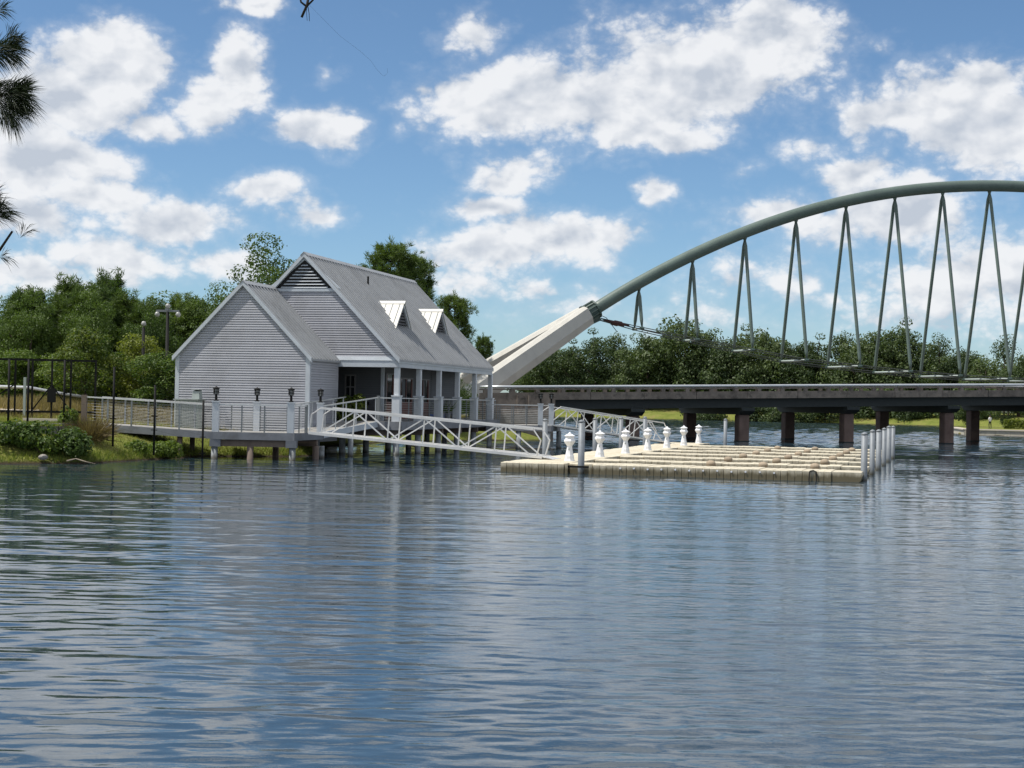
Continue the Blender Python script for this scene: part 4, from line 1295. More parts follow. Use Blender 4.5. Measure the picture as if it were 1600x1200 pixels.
# collars, legs
def at_end(mirror):
    mx = (lambda s: s) if not mirror else (lambda s: 2 * SC - s)
    d = Vector((mx(-17.0) - mx(-18.6), 0, 9.78 - 8.82)).normalized()
    c = Vector((mx(-18.15), TC, 9.09))
    col = MB().tube([c - d * .55, c - d * .42, c - d * .42, c + d * .36, c + d * .36, c + d * .48], [.74, .74, .60, .60, .70, .70], 18).build('collar', 'collar', bridge)
    side = d.cross(Vector((0, 1, 0)))
    for k in range(14):
        a = 2 * math.pi * k / 14
        r_ = Vector((0, 1, 0)) * math.cos(a) + side * math.sin(a)
        MB().beam(c - d * .42 + r_ * .64, c + d * .36 + r_ * .64, .05, .10, up=r_).build('stiffener', 'arch', col)
    MB().prism([c + Vector((0, -.1, -.62)), c + d * .5 + Vector((0, -.1, -.62)), c + d * .95 + Vector((0, -.1, -.95)), c + d * .75 + Vector((0, -.1, -1.02)), c - d * .2 + Vector((0, -.1, -.92))], (0, .2, 0)).build('cable_lug', 'collar', col)
    # forked concrete leg
    n = Vector((-d.z, 0, d.x));  n = n if n.z > 0 else -n
    for tb in (0.7, 8.3):
        top = c - d * .55 + Vector((0, (tb - TC) * .10, 0))
        bot = Vector((mx(-28.4), tb, 2.6))
        ax = (bot - top).normalized()
        b = Vector((0, 1, 0)); nn = b.cross(ax).normalized(); nn = nn if nn.z > 0 else -nn
        bb = nn.cross(ax).normalized()
        def sec(p, k):
            pts = [(-.30, .74), (.30, .74), (.62, .52), (.62, -.30), (.30, -.82), (-.30, -.82), (-.62, -.30), (-.62, .52)]
            return [p + bb * (x * k) + nn * (y * k) for x, y in pts]
        m = MB()
        v = sec(top, .90) + sec(top.lerp(bot, .45), .98) + sec(bot, 1.08)
        f = [tuple(range(8)), tuple(range(16, 24))]
        for r_ in (0, 8):
            for i in range(8):
                j = (i + 1) % 8
                f.append((r_ + i, r_ + j, r_ + 8 + j, r_ + 8 + i))
        m.add(v, f).build('leg_prong', 'concrete_light', bridge)
    return c, d
c0, d0 = at_end(False)
at_end(True)
MB().box(-30.5, -26.5, -.6, 9.6, .5, 2.7).build('leg_footing', 'concrete_light', bridge)

# hangers, struts and cables
wk_ = [.72, 1.1, 1.6, 2.02, 2.45, 2.6, 2.75, 3.0, 3.05]
zf_ = [8.0, 7.3, 6.65, 6.0, 5.65, 5.35, 5.12, 4.98, 4.95]
feet = {1: [], -1: []}
for k in range(17):
    j = k if k <= 8 else 16 - k
    s = -14.5 + 4.18 * k
    z = arch_z(s)
    hg = MB().prism([(s - .16, TC - .05, z - .40), (s + .16, TC - .05, z - .40), (s + .08, TC - .05, z - .62), (s - .08, TC - .05, z - .62)], (0, .1, 0)).build('hanger_lug', 'arch', bridge)
    for sg in (-1, 1):
        p0 = Vector((s, TC + sg * .06, z - .55)); p1 = Vector((s, TC + sg * wk_[j], zf_[j] + .12))
        dd = (p1 - p0).normalized(); L = (p1 - p0).length
        MB().tube([p0, p0 + dd * .5, p1 - dd * .5, p1], [.05, .125, .125, .06], 12).build('hanger', 'arch', bridge, True)
        MB().tube([p1 + Vector((-.14, 0, -.12)), p1 + Vector((.14, 0, -.12))], .12, 10).build('foot_clamp', 'collar', bridge)
        feet[sg].append(Vector((s, TC + sg * wk_[j], zf_[j])))
    MB().tube([(s, TC - wk_[j], zf_[j]), (s, TC + wk_[j], zf_[j])], .075 if j > 0 else .06, 10).build('cross_strut', 'strut', bridge, True)
for sg in (-1, 1):
    a = c0 + d0 * .85 + Vector((0, sg * .1, -.95))
    b = Vector((2 * SC - a.x, a.y, a.z))
    pts = [a] + feet[sg] + [b]
    for dz in (.07, -.07):
        MB().tube([p + Vector((0, 0, dz)) for p in pts], .035, 6).build('main_cable', 'cable', bridge)
    u_ = (feet[sg][0] - a).normalized()
    MB().tube([a + u_ * .3, a + u_ * .9, a + u_ * 1.0, a + u_ * 1.5, a + u_ * 1.6, a + u_ * 2.1], [.05, .09, .16, .16, .10, .05], 10).build('turnbuckle', 'turnbuckle', bridge, True)
MB().tube([c0 + d0 * .5 + Vector((0, 0, -.35)), c0 + d0 * .9 + Vector((.4, 0, -.85)), c0 + Vector((2.0, 0, -1.35))], .025, 6).build('tie_rod', 'cable', bridge)

# ------------------------------------------------------------------ foliage
def random_quads(C, N_, size, rng, aspect=0.75):
    """one quad per centre C with normal near N_"""
    n = len(C)
    a = rng.normal(size=(n, 3)); 
    t1 = np.cross(N_, a); t1 /= np.linalg.norm(t1, axis=1)[:, None] + 1e-9
    t2 = np.cross(N_, t1)
    s = (size * rng.uniform(.6, 1.3, n))[:, None]
    t1 = t1 * s * .5; t2 = t2 * s * .5 * aspect
    V = np.stack([C - t1 - t2 * .4, C - t1 * .1 + t2, C + t1 + t2 * .3, C + t1 * .05 - t2], 1).reshape(-1, 3)
    Q = np.arange(4 * n).reshape(n, 4)
    return V, Q

def crown_mesh(name, rng, h0, h1, rx, nblob, per, leaf, shape='round', rag=0.0):
    """uneven leaf crown between heights h0 and h1; returns mesh and blob centres"""
    blobs = []
    for _ in range(nblob):
        while True:
            p = rng.uniform(-1, 1, 3)
            r2 = p[0] ** 2 + p[1] ** 2 + p[2] ** 2
            if .12 < r2 < 1: break
        z = h0 + (h1 - h0) * (p[2] * .5 + .5)
        k = (z - h0) / (h1 - h0)
        if shape == 'cone':
            w = rx * (1.05 - .85 * k) * (.35 + .65 * min(1, k / .18))
            p[0], p[1] = p[0] * w, p[1] * w
        else:
            p[0], p[1] = p[0] * rx, p[1] * rx
        if rag:
            lobe = 1 + rag * math.sin(math.atan2(p[1], p[0]) * 3 + z * .9) 
            p[0] *= lobe * rng.uniform(.75, 1.2); p[1] *= lobe * rng.uniform(.75, 1.2)
            z += (h1 - h0) * rag * rng.uniform(-.35, .35) * k
        blobs.append((p[0], p[1], z, rng.uniform(.55, 1.15)))
    V, Q, off = [], [], 0
    br = (h1 - h0 + rx * 2) / 2 * .26 / math.sqrt(nblob / 26)
    for (x, y, z, s) in blobs:
        n = int(per * s * s)
        d = rng.normal(size=(n, 3)); d /= np.linalg.norm(d, axis=1)[:, None]
        rad = br * s * rng.uniform(.45, 1.0, n) ** .5
        sc = np.array([1.15, 1.15, .72])
        # ragged small clumps on the blob
        fr = 1 + .22 * np.sin(d[:, 0] * 7 + x * 3) * np.sin(d[:, 1] * 8 + y * 5) * np.sin(d[:, 2] * 6 + z)
        C = np.array([x, y, z]) + d * (rad * fr)[:, None] * sc
        N_ = d * .9 + rng.normal(size=(n, 3)) * .55 + np.array([0, 0, .35])
        N_ /= np.linalg.norm(N_, axis=1)[:, None]
        v, q = random_quads(C, N_, leaf, rng)
        V.append(v); Q.append(q + off); off += len(v)
    return array_mesh(name, np.concatenate(V), quads=np.concatenate(Q)), blobs

def pine_crown(name, rng, h0, h1, rx, whorls, tufts, needle, width=.05, cone=True):
    """needle tufts set on whorled branches; returns mesh and branch ends"""
    ends, T, A = [], [], []
    for i in range(whorls):
        k = (i + rng.uniform(-.3, .3)) / whorls
        z = h0 + (h1 - h0) * k
        prof = (max(.02, 1.0 - k) ** .46) * (.65 + .35 * min(1, k / .2)) if cone else math.sqrt(max(.16, 1 - (1.7 * k - .75) ** 2))
        nb_ = rng.randint(4, 7)
        for j in range(nb_):
            az = 2 * math.pi * (j + rng.uniform(-.35, .35)) / nb_ + i * 1.3
            L = rx * prof * rng.uniform(.65, 1.15)
            rise = L * rng.uniform(.12, .5)
            e = np.array([math.cos(az) * L, math.sin(az) * L, z + rise])
            ends.append(((0, 0, z), tuple(e)))
            nt = max(3, int(tufts * (L / rx + .25)))
            for q in range(nt):
                f = rng.uniform(.35, 1.0) ** .7
                p = np.array([0, 0, z]) * (1 - f) + e * f + rng.normal(size=3) * L * .13 + np.array([0, 0, .08 * L])
                T.append(p)
                dirv = np.array([math.cos(az), math.sin(az), .75]) + rng.normal(size=3) * .45
                A.append(dirv / np.linalg.norm(dirv))
    for (a_, e) in ends:
        if cone and rng.uniform() < .7:
            hgt = rng.uniform(.45, 1.1) * needle * 2.2
            for q in range(5):
                T.append(np.array(e) + np.array([rng.normal() * .03, rng.normal() * .03, hgt * q / 4 + .05]))
                A.append(np.array([0, 0, 1.0]))
    T += [np.array([0, 0, h1 + .22 * q]) for q in range(-3, 4)]; A += [np.array([0, 0, 1.0])] * 3; A += [np.array([0, 0, 1.0])] * 4
    T = np.array(T); A = np.array(A)
    nn = 15
    n = len(T)
    D_ = np.repeat(A, nn, 0) * .75 + rng.normal(size=(n * nn, 3)) * .62
    D_ /= np.linalg.norm(D_, axis=1)[:, None]
    B = np.repeat(T, nn, 0) + rng.normal(size=(n * nn, 3)) * needle * .22
    L = needle * rng.uniform(.6, 1.2, n * nn)[:, None]
    side = np.cross(D_, rng.normal(size=D_.shape)); side /= np.linalg.norm(side, axis=1)[:, None]
    V = np.stack([B - side * width * .5, B + D_ * L, B + side * width * .5], 1).reshape(-1, 3)
    return array_mesh(name, V, tris=np.arange(len(V)).reshape(-1, 3)), ends

def trunk_mesh(name, rng, h, r, blobs=None, ends=None, lean=.02, nlimb=10):
    m = MB()
    pts = [Vector((rng.uniform(-1, 1) * lean * h * i / 6, rng.uniform(-1, 1) * lean * h * i / 6, h * i / 6)) for i in range(7)]
    m.tube(pts, [r * (1.25 if i == 0 else 1 - .8 * i / 6) for i in range(7)], 9)
    if blobs:
        for (x, y, z, s) in blobs[:nlimb]:
            z0 = min(h * .8, max(h * .22, z - math.hypot(x, y) * .9))
            i = min(5, int(z0 / h * 6))
            a = pts[i].lerp(pts[i + 1], z0 / h * 6 - i)
            b = Vector((x, y, z))
            m.tube([a, a.lerp(b, .5) + Vector((0, 0, -.08 * (b - a).length)), b], [r * .42, r * .26, r * .08], 6)
    if ends:
        for a, b in ends:
            a, b = Vector(a), Vector(b)
            m.tube([a, a.lerp(b, .55) + Vector((0, 0, -.05 * (b - a).length)), b], [r * .22, r * .14, r * .05], 5)
    return m.mesh(name, True)

PROTO = {}
def proto_broad(key, seed, h, rx, base, nblob, per, leaf, mat, shape='round', r=.2, rag=0.0):
    rng = np.random.RandomState(seed)
    cm, bl = crown_mesh('crown', rng, base, h, rx, nblob, per, leaf, shape, rag)
    cm.materials.append(MATS[mat])
    tm = trunk_mesh('trunk', rng, h * .86, r, blobs=bl); tm.materials.append(M['bark'])
    PROTO[key] = (tm, cm, h)
def proto_pine(key, seed, h, rx, base, wh, tufts, needle, width, mat, cone=True, r=.17):
    rng = np.random.RandomState(seed)
    cm, en = pine_crown('crown', rng, base, h, rx, wh, tufts, needle, width, cone)
    cm.materials.append(MATS[mat])
    tm = trunk_mesh('trunk', rng, h * .97, r, ends=en, lean=.008); tm.materials.append(M['bark'])
    PROTO[key] = (tm, cm, h)
# near left wood
proto_pine('pine_a', 1, 9.0, 2.5, .6, 24, 22, .36, .05, 'leaf_pine')
proto_pine('pine_b', 2, 8.0, 2.2, .5, 22, 22, .36, .05, 'leaf_pine')
proto_broad('oak_a', 3, 9.0, 3.2, 1.2, 80, 340, .17, 'leaf_broad', rag=.25)
proto_broad('oak_b', 4, 12.0, 2.1, 5.0, 46, 400, .17, 'leaf_broad', r=.24, rag=.3)
proto_broad('sapling', 5, 5.2, 1.75, .7, 84, 140, .15, 'leaf_light', r=.07, rag=.35)
proto_broad('young_oak', 6, 5.0, 1.7, .3, 72, 160, .15, 'leaf_shrub', r=.07, rag=.35)
proto_pine('pine_tall', 7, 14.0, 2.3, 6.5, 14, 22, .42, .06, 'leaf_pine', cone=False, r=.24)
# far bank
proto_broad('far_a', 11, 12.0, 5.0, 1.0, 84, 150, .38, 'leaf_far', r=.3, rag=.3)
proto_broad('far_b', 12, 10.0, 4.6, .6, 76, 150, .38, 'leaf_far', r=.3, rag=.3)
proto_broad('far_c', 13, 14.0, 4.0, 2.5, 70, 150, .38, 'leaf_far', r=.3, rag=.4)
proto_broad('far_pine', 14, 15.5, 2.7, 8.5, 18, 170, .40, 'leaf_far', r=.22)
proto_broad('far_pine_thin', 15, 15.5, 2.2, 9.0, 11, 120, .38, 'leaf_far', r=.20)
proto_broad('far_shrub', 16, 4.2, 3.0, .2, 18, 240, .34, 'leaf_far', r=.1)

def plant_tree(key, name, label, x, y, height, group, wide=1.0, rz=None, cat='tree', z=None):
    tm, cm, h = PROTO[key]
    s = height / h
    t = thing(name, label, cat, (x, y, (gz(x, y) - .1) if z is None else z), (x * 3.7 + y * 1.3) % 6.28 if rz is None else rz, group)
    t.scale = (s * wide, s * wide, s)
    link_mesh('trunk', tm, None, t)
    link_mesh('crown', cm, None, t)
    return t

# left wood, behind the fence
LW = [  # proto, name, x, y, height, wide, label
    ('pine_a', 'pine_tree', -28.4, 83.0, 4.0, 1.3, 'low bushy pine cut by the left edge of the picture'),
    ('pine_a', 'pine_tree', -26.3, 85.0, 5.9, 1.35, 'dense pine with the leftmost high tip of the wood'),
    ('pine_b', 'pine_tree', -24.6, 87.0, 6.5, 1.3, 'pine with the tallest pointed tip in the left wood'),
    ('pine_a', 'pine_tree', -23.0, 85.0, 6.3, 1.35, 'broad pine right of the tallest tip in the left wood'),
    ('pine_b', 'pine_tree', -21.4, 86.5, 6.0, 1.4, 'pine in the middle of the left wood, behind the yellow-green sapling'),
    ('pine_a', 'pine_tree', -20.0, 86.0, 5.8, 1.3, 'pine behind the low white globe lamp'),
    ('pine_b', 'pine_tree', -18.2, 87.5, 5.7, 1.3, 'pine left of the tall black lamp post'),
    ('oak_a', 'oak_tree', -16.6, 88.0, 7.0, .85, 'leafy oak just right of the black lamp post'),
    ('oak_a', 'oak_tree', -14.4, 90.5, 8.0, .85, 'leafy oak rising behind the wing roof of the boathouse'),
    ('pine_a', 'pine_tree', -27.4, 88.0, 5.9, 1.4, 'pine between the left edge and the leftmost high tip'),
    ('pine_b', 'pine_tree', -23.6, 91.0, 7.1, 1.4, 'pine closing the gap behind the two tallest tips'),
    ('pine_a', 'pine_tree', -19.0, 91.0, 6.4, 1.5, 'broad pine behind the single globe lamp and its neighbour'),
    ('oak_a', 'oak_tree', -25.4, 82.5, 5.6, .75, 'mid-green oak growing in front of the leftmost pines'),
    ('oak_a', 'oak_tree', -22.2, 82.5, 5.8, .7, 'mid-green oak growing in front of the tallest pines'),
    ('oak_a', 'oak_tree', -19.2, 83.0, 5.6, .7, 'mid-green oak growing between the sapling and the lamp posts'),
    ('oak_a', 'oak_tree', -28.6, 87.0, 5.4, .8, 'mid-green oak at the left edge above the low bushy pine'),
    ('pine_b', 'pine_tree', -15.6, 82.5, 4.1, 1.2, 'low pine close behind the left corner of the boathouse'),
    ('oak_b', 'oak_tree', -15.4, 99.0, 10.5, 1.1, 'tall open-crowned oak behind the boathouse, left of the roof peak'),
    ('oak_a', 'oak_tree', -13.4, 98.0, 7.6, .6, 'oak with only its top showing beside the roof peak'),
    ('pine_tall', 'pine_tree', -8.2, 104.0, 11.3, 1.1, 'tall dark pine rising behind the middle of the main roof ridge'),
    ('pine_tall', 'pine_tree', -6.7, 106.0, 10.6, .85, 'dark pine leaning out right of the tallest pine over the roof'),
    ('pine_tall', 'pine_tree', -4.2, 111.0, 8.7, .95, 'dark pine behind the right end of the main roof'),
    ('pine_tall', 'pine_tree', -2.2, 116.0, 6.6, .75, 'small pine seen between the porch roof and the white bridge leg'),
    ('oak_a', 'oak_tree', -3.4, 99.5, 3.4, .9, 'low leafy tree seen through the open end of the porch'),
    ('sapling', 'sapling_tree', -20.4, 75.0, 4.1, 1.05, 'yellow-green sapling in front of the wood, between the black fence posts'),
    ('young_oak', 'sapling_tree', -16.6, 74.5, 3.4, 1.2, 'bright green young tree beside the left corner of the boathouse'),
    ('sapling', 'sapling_tree', -18.4, 77.5, 4.0, 1.0, 'yellowish young tree behind the gap between the two saplings'),
    ('young_oak', 'sapling_tree', -22.4, 79.0, 2.9, 1.3, 'low dark sapling behind the black fence gate'),
    ('young_oak', 'sapling_tree', -25.2, 80.5, 3.0, 1.4, 'low dark sapling left of the fence gate'),
]
for i, (key, nm, x, y, h, w, lab) in enumerate(LW):
    plant_tree(key, nm, lab, x, y, h, 'trees of the wood behind the boathouse', w)
# wood deeper behind, standing apart only in gaps
for i, (x, y, h) in enumerate([(-28, 94, 6.2), (-25, 95, 6.6), (-21, 94, 6.4), (-17.5, 95, 6.6), (-32, 90, 4.2), (-31.0, 83, 3.6), (-10.5, 108, 6.5), (-6.5, 118, 5.6)]):
    plant_tree('oak_a', 'oak_tree', ['oak filling the gap behind the leftmost pines', 'oak filling the gap behind the tallest pointed pine', 'oak filling the gap behind the middle pines', 'oak filling the gap behind the black lamp post',
               'oak at the left edge of the wood, behind the pines', 'low oak at the very left edge of the picture', 'oak hidden low behind the boathouse roof', 'oak low behind the right end of the boathouse'][i], x, y, h, 'trees of the wood behind the boathouse', 1.25)

# far bank, counted from the white bridge leg
NTH = ['first', 'second', 'third', 'fourth', 'fifth', 'sixth', 'seventh', 'eighth', 'ninth', 'tenth', 'eleventh', 'twelfth', 'thirteenth', 'fourteenth', 'fifteenth', 'sixteenth', 'seventeenth', 'eighteenth', 'nineteenth', 'twentieth']
FAR = [  # x, y, height, shape
    (4.7, 300, 10.0, 'far_b'), (8.2, 296, 10.5, 'far_a'), (11.5, 294, 12.0, 'far_c'), (15.5, 292, 13.8, 'far_c'), (19.2, 296, 13.5, 'far_pine'), (21.9, 290, 10.0, 'far_b'), (24.9, 288, 13.0, 'far_a'), (28.6, 292, 14.0, 'far_c'), (31.1, 284, 15.8, 'far_a'), (34.1, 286, 15.2, 'far_c'), (36.6, 282, 11.0, 'far_b'), (39.1, 280, 12.0, 'far_a'), (42.2, 284, 14.3, 'far_c'), (44.8, 280, 13.5, 'far_a'), (47.7, 278, 11.5, 'far_b'), (50.0, 276, 11.5, 'far_a'), (53.6, 276, 12.6, 'far_c'), (57.3, 274, 13.3, 'far_pine'), (59.1, 270, 11.5, 'far_b'), (61.3, 268, 13.2, 'far_a'), (65.3, 272, 13.0, 'far_b'), (66.2, 266, 15.0, 'far_c'), (68.5, 264, 11.0, 'far_b'), (71.3, 262, 13.4, 'far_pine_thin'), (74.8, 268, 9.0, 'far_b'), (76.1, 262, 10.2, 'far_a'), (75.5, 250, 8.6, 'far_b'), (76.6, 244, 13.2, 'far_pine_thin'), (80.2, 248, 8.0, 'far_b'), (82.2, 244, 10.0, 'far_a'), (84.2, 240, 11.0, 'far_c')]
desc = {'far_a': 'broad rounded tree', 'far_b': 'low bushy tree', 'far_c': 'tall full-crowned tree', 'far_pine': 'bare-stemmed pine with a flat crown', 'far_pine_thin': 'thin ragged pine'}
cnt = {}
for fx, Yd, h, key in FAR:
    cnt[key] = cnt.get(key, 0) + 1
    lab = '%s on the far bank, %s such from the bridge leg' % (desc[key], NTH[cnt[key] - 1])
    plant_tree(key, 'pine_tree' if 'pine' in key else 'far_tree', lab, fx, Yd, h * 1.02, 'trees along the far bank', .92 if 'thin' not in key else .8)
# lower row of shrubs and small trees along the far water edge, seen under the deck
rr = random.Random(4)
LOW = [(32.0, 270.5), (34.0, 268.6), (41.3, 266.5), (44.6, 263.1), (48.4, 260.4), (52.1, 260.5), (58.0, 260.5), (60.3, 258.3), (62.7, 256.7), (64.3, 252.0), (67.0, 252.5), (70.5, 248.4), (73.3, 245.9)]
for i, (fx, Yd) in enumerate(LOW):
    plant_tree('far_shrub', 'far_shrub', 'dark shrub on the far bank seen below the bridge deck, %s from the left' % NTH[i], fx, Yd, rr.uniform(3.2, 4.6), 'shrubs along the far bank', 1.1, cat='shrub')
# a second denser band closing the sky gap low down
for i, (fx, Yd) in enumerate([(3.8, 312.0), (8.6, 310.1), (13.3, 308.2), (18.0, 306.3), (22.6, 304.4), (27.2, 302.5), (31.7, 300.6), (36.1, 298.7), (40.5, 296.8), (44.8, 294.9), (49.0, 293.0), (53.2, 291.1), (57.4, 289.2), (61.4, 287.3), (65.5, 285.4), (69.4, 283.5), (73.3, 281.6), (77.2, 279.7), (81.0, 277.8), (84.7, 275.9), (88.4, 274.0), (92.0, 272.1)]):
    if i >= 20: 
        lab = 'rear bushy far bank tree, last of the back row'
    else:
        lab = 'bushy far bank tree, %s in the back row from the bridge leg' % NTH[i]
    if i <= 20:
        plant_tree('far_b', 'far_tree', lab, fx, Yd, 9.4 + 1.2 * math.sin(i * 1.9), 'trees along the far bank', 1.1)
# trees and hedges on the walled point at the right
for i, (x, y, h, key) in enumerate([(54.5, 172, 6.5, 'far_a'), (59, 170, 6.2, 'far_b'), (51.8, 178, 4.6, 'far_b'), (64, 176, 7.5, 'far_a')]):
    plant_tree(key, 'far_tree', ['tree above the clipped hedge on the walled point', 'right-hand tree behind the clipped hedge on the walled point', 'small tree left of the person on the walled point', 'tree behind the walled point at the right edge'][i], x, y, h, 'trees on the walled point', .8)

# ------------------------------------------------------------------ shrubs, grass, rocks on the near left bank
def shrub_mesh(name, rng, rx, ry, h, n, leaf, nb=9):
    V, Q, off = [], [], 0
    for b in range(nb):
        a = rng.uniform(0, 6.28); r = rng.uniform(0, .62) ** .6
        c = np.array([math.cos(a) * rx * r, math.sin(a) * ry * r, h * rng.uniform(.25, .62)])
        s = rng.uniform(.35, .55)
        k = n // nb
        d = rng.normal(size=(k, 3)); d /= np.linalg.norm(d, axis=1)[:, None]
        C = c + d * np.array([rx, ry, h * .8]) * s * (rng.uniform(.35, 1, k) ** .4)[:, None]
        C[:, 2] = np.abs(C[:, 2])
        N_ = d + rng.normal(size=(k, 3)) * .6 + np.array([0, 0, .4]); N_ /= np.linalg.norm(N_, axis=1)[:, None]
        v, q = random_quads(C, N_, leaf, rng)
        V.append(v); Q.append(q + off); off += len(v)
    return array_mesh(name, np.concatenate(V), quads=np.concatenate(Q))
def shrub(label, x, y, rx, ry, h, n, leaf, mat, seed, name='shrub', z=None, stems=True):
    rng = np.random.RandomState(seed)
    t = thing(name, label, 'shrub', (x, y, gz(x, y) - .03 if z is None else z))
    me = shrub_mesh('foliage', rng, rx, ry, h, n, leaf)
    link_mesh('foliage', me, mat, t)
    if stems:
        m = MB()
        for k in range(5):
            a = rng.uniform(0, 6.28)
            m.tube([(0, 0, 0), (math.cos(a) * rx * .3, math.sin(a) * ry * .3, h * .35), (math.cos(a) * rx * .5, math.sin(a) * ry * .5, h * .65)], [.025, .018, .008], 5)
        m.build('stem', 'bark', t)
    return t
shrub('sprawling dark green shrub on the bank at the left edge of the water', -17.9, 57.0, 1.25, .8, 1.05, 2600, .13, 'leaf_shrub', 21)
shrub('rounded dark green shrub at the right end of the waterside clump', -16.0, 57.3, .95, .8, 1.15, 2800, .13, 'leaf_broad', 22)
shrub('low leafy shrub between the two larger waterside shrubs', -17.0, 56.7, .7, .5, .75, 1300, .12, 'leaf_shrub', 23)
shrub('bright shrub creeping out of the left edge over the water', -19.6, 56.1, 1.0, .7, .8, 1500, .13, 'leaf_shrub', 29)
shrub('bright green shrub growing up behind the ramp rail beside the wing wall', *to_world(HOUSE_A, HOUSE_RZ, 2.15, .35)[:2], .85, .55, 1.45, 1700, .17, 'leaf_light', 24, z=DZ - .1)
shrub('weedy shrub under the boardwalk beside the last fence post', -13.9, 62.6, .8, .6, .75, 1300, .11, 'leaf_shrub', 25)
shrub('weedy shrub at the foot of the middle fence post', -14.6, 61.6, .7, .5, .55, 800, .10, 'leaf_shrub', 26)
for i, (hx, hy) in enumerate([(3.5, 8.0), (3.5, 9.2), (3.5, 10.3)]):
    w = to_world(HOUSE_A, HOUSE_RZ, 4.2, hy + .2)
    t = thing('potted_plant', ['dark spiky plant left of the third porch column', 'dark spiky plant on the porch between the third and fourth columns', 'dark spiky plant right beside the fourth porch column'][i], 'plant', (w.x, w.y, DZ + .005), 0, 'spiky plants on the porch')
    MB().lathe([(.11, 0), (.16, .34), (.17, .36), (.15, .36)], 10).build('pot', 'deck_edge', t)
    rng = np.random.RandomState(60 + i); n = 26
    D_ = rng.normal(size=(n, 3)) * np.array([.6, .6, .3]) + np.array([0, 0, 1]); D_ /= np.linalg.norm(D_, axis=1)[:, None]
    sd = np.cross(D_, rng.normal(size=D_.shape)); sd /= np.linalg.norm(sd, axis=1)[:, None]
    B = np.tile([0, 0, .34], (n, 1)); L = rng.uniform(.7, 1.0, n)[:, None]
    V = np.stack([B - sd * .03, B + D_ * L, B + sd * .03], 1).reshape(-1, 3)
    link_mesh('leaves', array_mesh('leaves', V, tris=np.arange(3 * n).reshape(-1, 3)), 'leaf_broad', t)

def blades(name, pts, hmin, hmax, width, rng, lean=.35):
    n = len(pts)
    h = rng.uniform(hmin, hmax, n)[:, None]
    D_ = rng.normal(size=(n, 3)) * lean; D_[:, 2] = 1; D_ /= np.linalg.norm(D_, axis=1)[:, None]
    s = np.cross(D_, rng.normal(size=(n, 3))); s /= np.linalg.norm(s, axis=1)[:, None]
    V = np.stack([pts - s * width, pts + D_ * h, pts + s * width], 1).reshape(-1, 3)
    return array_mesh(name, V, tris=np.arange(3 * n).reshape(-1, 3))
# dry grass tussock
t = thing('grass_tussock', 'large brown and green grass tussock beside the start of the boardwalk', 'grass', (-16.2, 60.3, gz(-16.2, 60.3) - .03))
t.scale = (1.05, 1.05, 1.2)
rng = np.random.RandomState(31)
n = 1500
a = rng.uniform(0, 6.28, n); r_ = rng.uniform(0, 1, n) ** .6 * .45
P = np.column_stack([np.cos(a) * r_, np.sin(a) * r_, np.zeros(n)])
D_ = np.column_stack([np.cos(a) * r_ * 2.0, np.sin(a) * r_ * 2.0, np.ones(n)]) + rng.normal(size=(n, 3)) * .32
D_ /= np.linalg.norm(D_, axis=1)[:, None]
sd = np.cross(D_, rng.normal(size=D_.shape)); sd /= np.linalg.norm(sd, axis=1)[:, None]
L = rng.uniform(.5, 1.2, n)[:, None]
V = np.stack([P - sd * .013, P + D_ * L * .55 + sd * .012, P + D_ * L + np.array([0, 0, -.18]) * L + D_ * .05, P - sd * .004 + D_ * L * .5], 1).reshape(-1, 3)
link_mesh('blades', array_mesh('blades', V, quads=np.arange(4 * n).reshape(-1, 4)), 'leaf_dry', t)
t2 = thing('grass_tussock', 'green weeds against the left side of the brown tussock', 'grass', (-17.0, 60.4, gz(-17.0, 60.4) + .2))
me = shrub_mesh('foliage', np.random.RandomState(32), .45, .4, 1.0, 900, .11); link_mesh('foliage', me, 'leaf_shrub', t2)

def scatter(n, x0, x1, y0, y1, rng, cond=None):
    P = np.column_stack([rng.uniform(x0, x1, n), rng.uniform(y0, y1, n)])
    z = ground_z(P)
    k = z > .04
    if cond is not None:
        k &= cond(P)
    P, z = P[k], z[k]
    return np.column_stack([P, z - .01])
rng = np.random.RandomState(41)
P = scatter(60000, -24, -7.5, 55, 70, rng)
g = link_mesh('bank_grass', blades('bank_grass', P, .03, .11, .014, rng), 'grass_blade')
tag(g, 'short green grass covering the bank under the boardwalk', kind='stuff')
P = scatter(9000, -24, -9, 65.5, 76, rng)
g = link_mesh('dry_grass', blades('dry_grass', P, .10, .38, .014, rng), 'grass_dry')
tag(g, 'dry yellowish grass behind the boardwalk railing', kind='stuff')
# waterside weeds: taller blades along the shore
d_ = lambda Q: np.abs(poly_sdf(Q, LAND[0]) - .25) < .35
P = scatter(60000, -21, -7, 54.5, 70, rng, d_)
g = link_mesh('shore_weeds', blades('shore_weeds', P, .06, .28, .016, rng), 'grass_blade')
tag(g, 'taller green weeds fringing the water edge', kind='stuff')
P = scatter(26000, -24, -12, 70, 80, rng)
g = link_mesh('wood_edge_weeds', blades('wood_edge_weeds', P, .2, .75, .03, rng), 'grass_dry')
tag(g, 'straw-coloured weeds along the foot of the wood', kind='stuff')

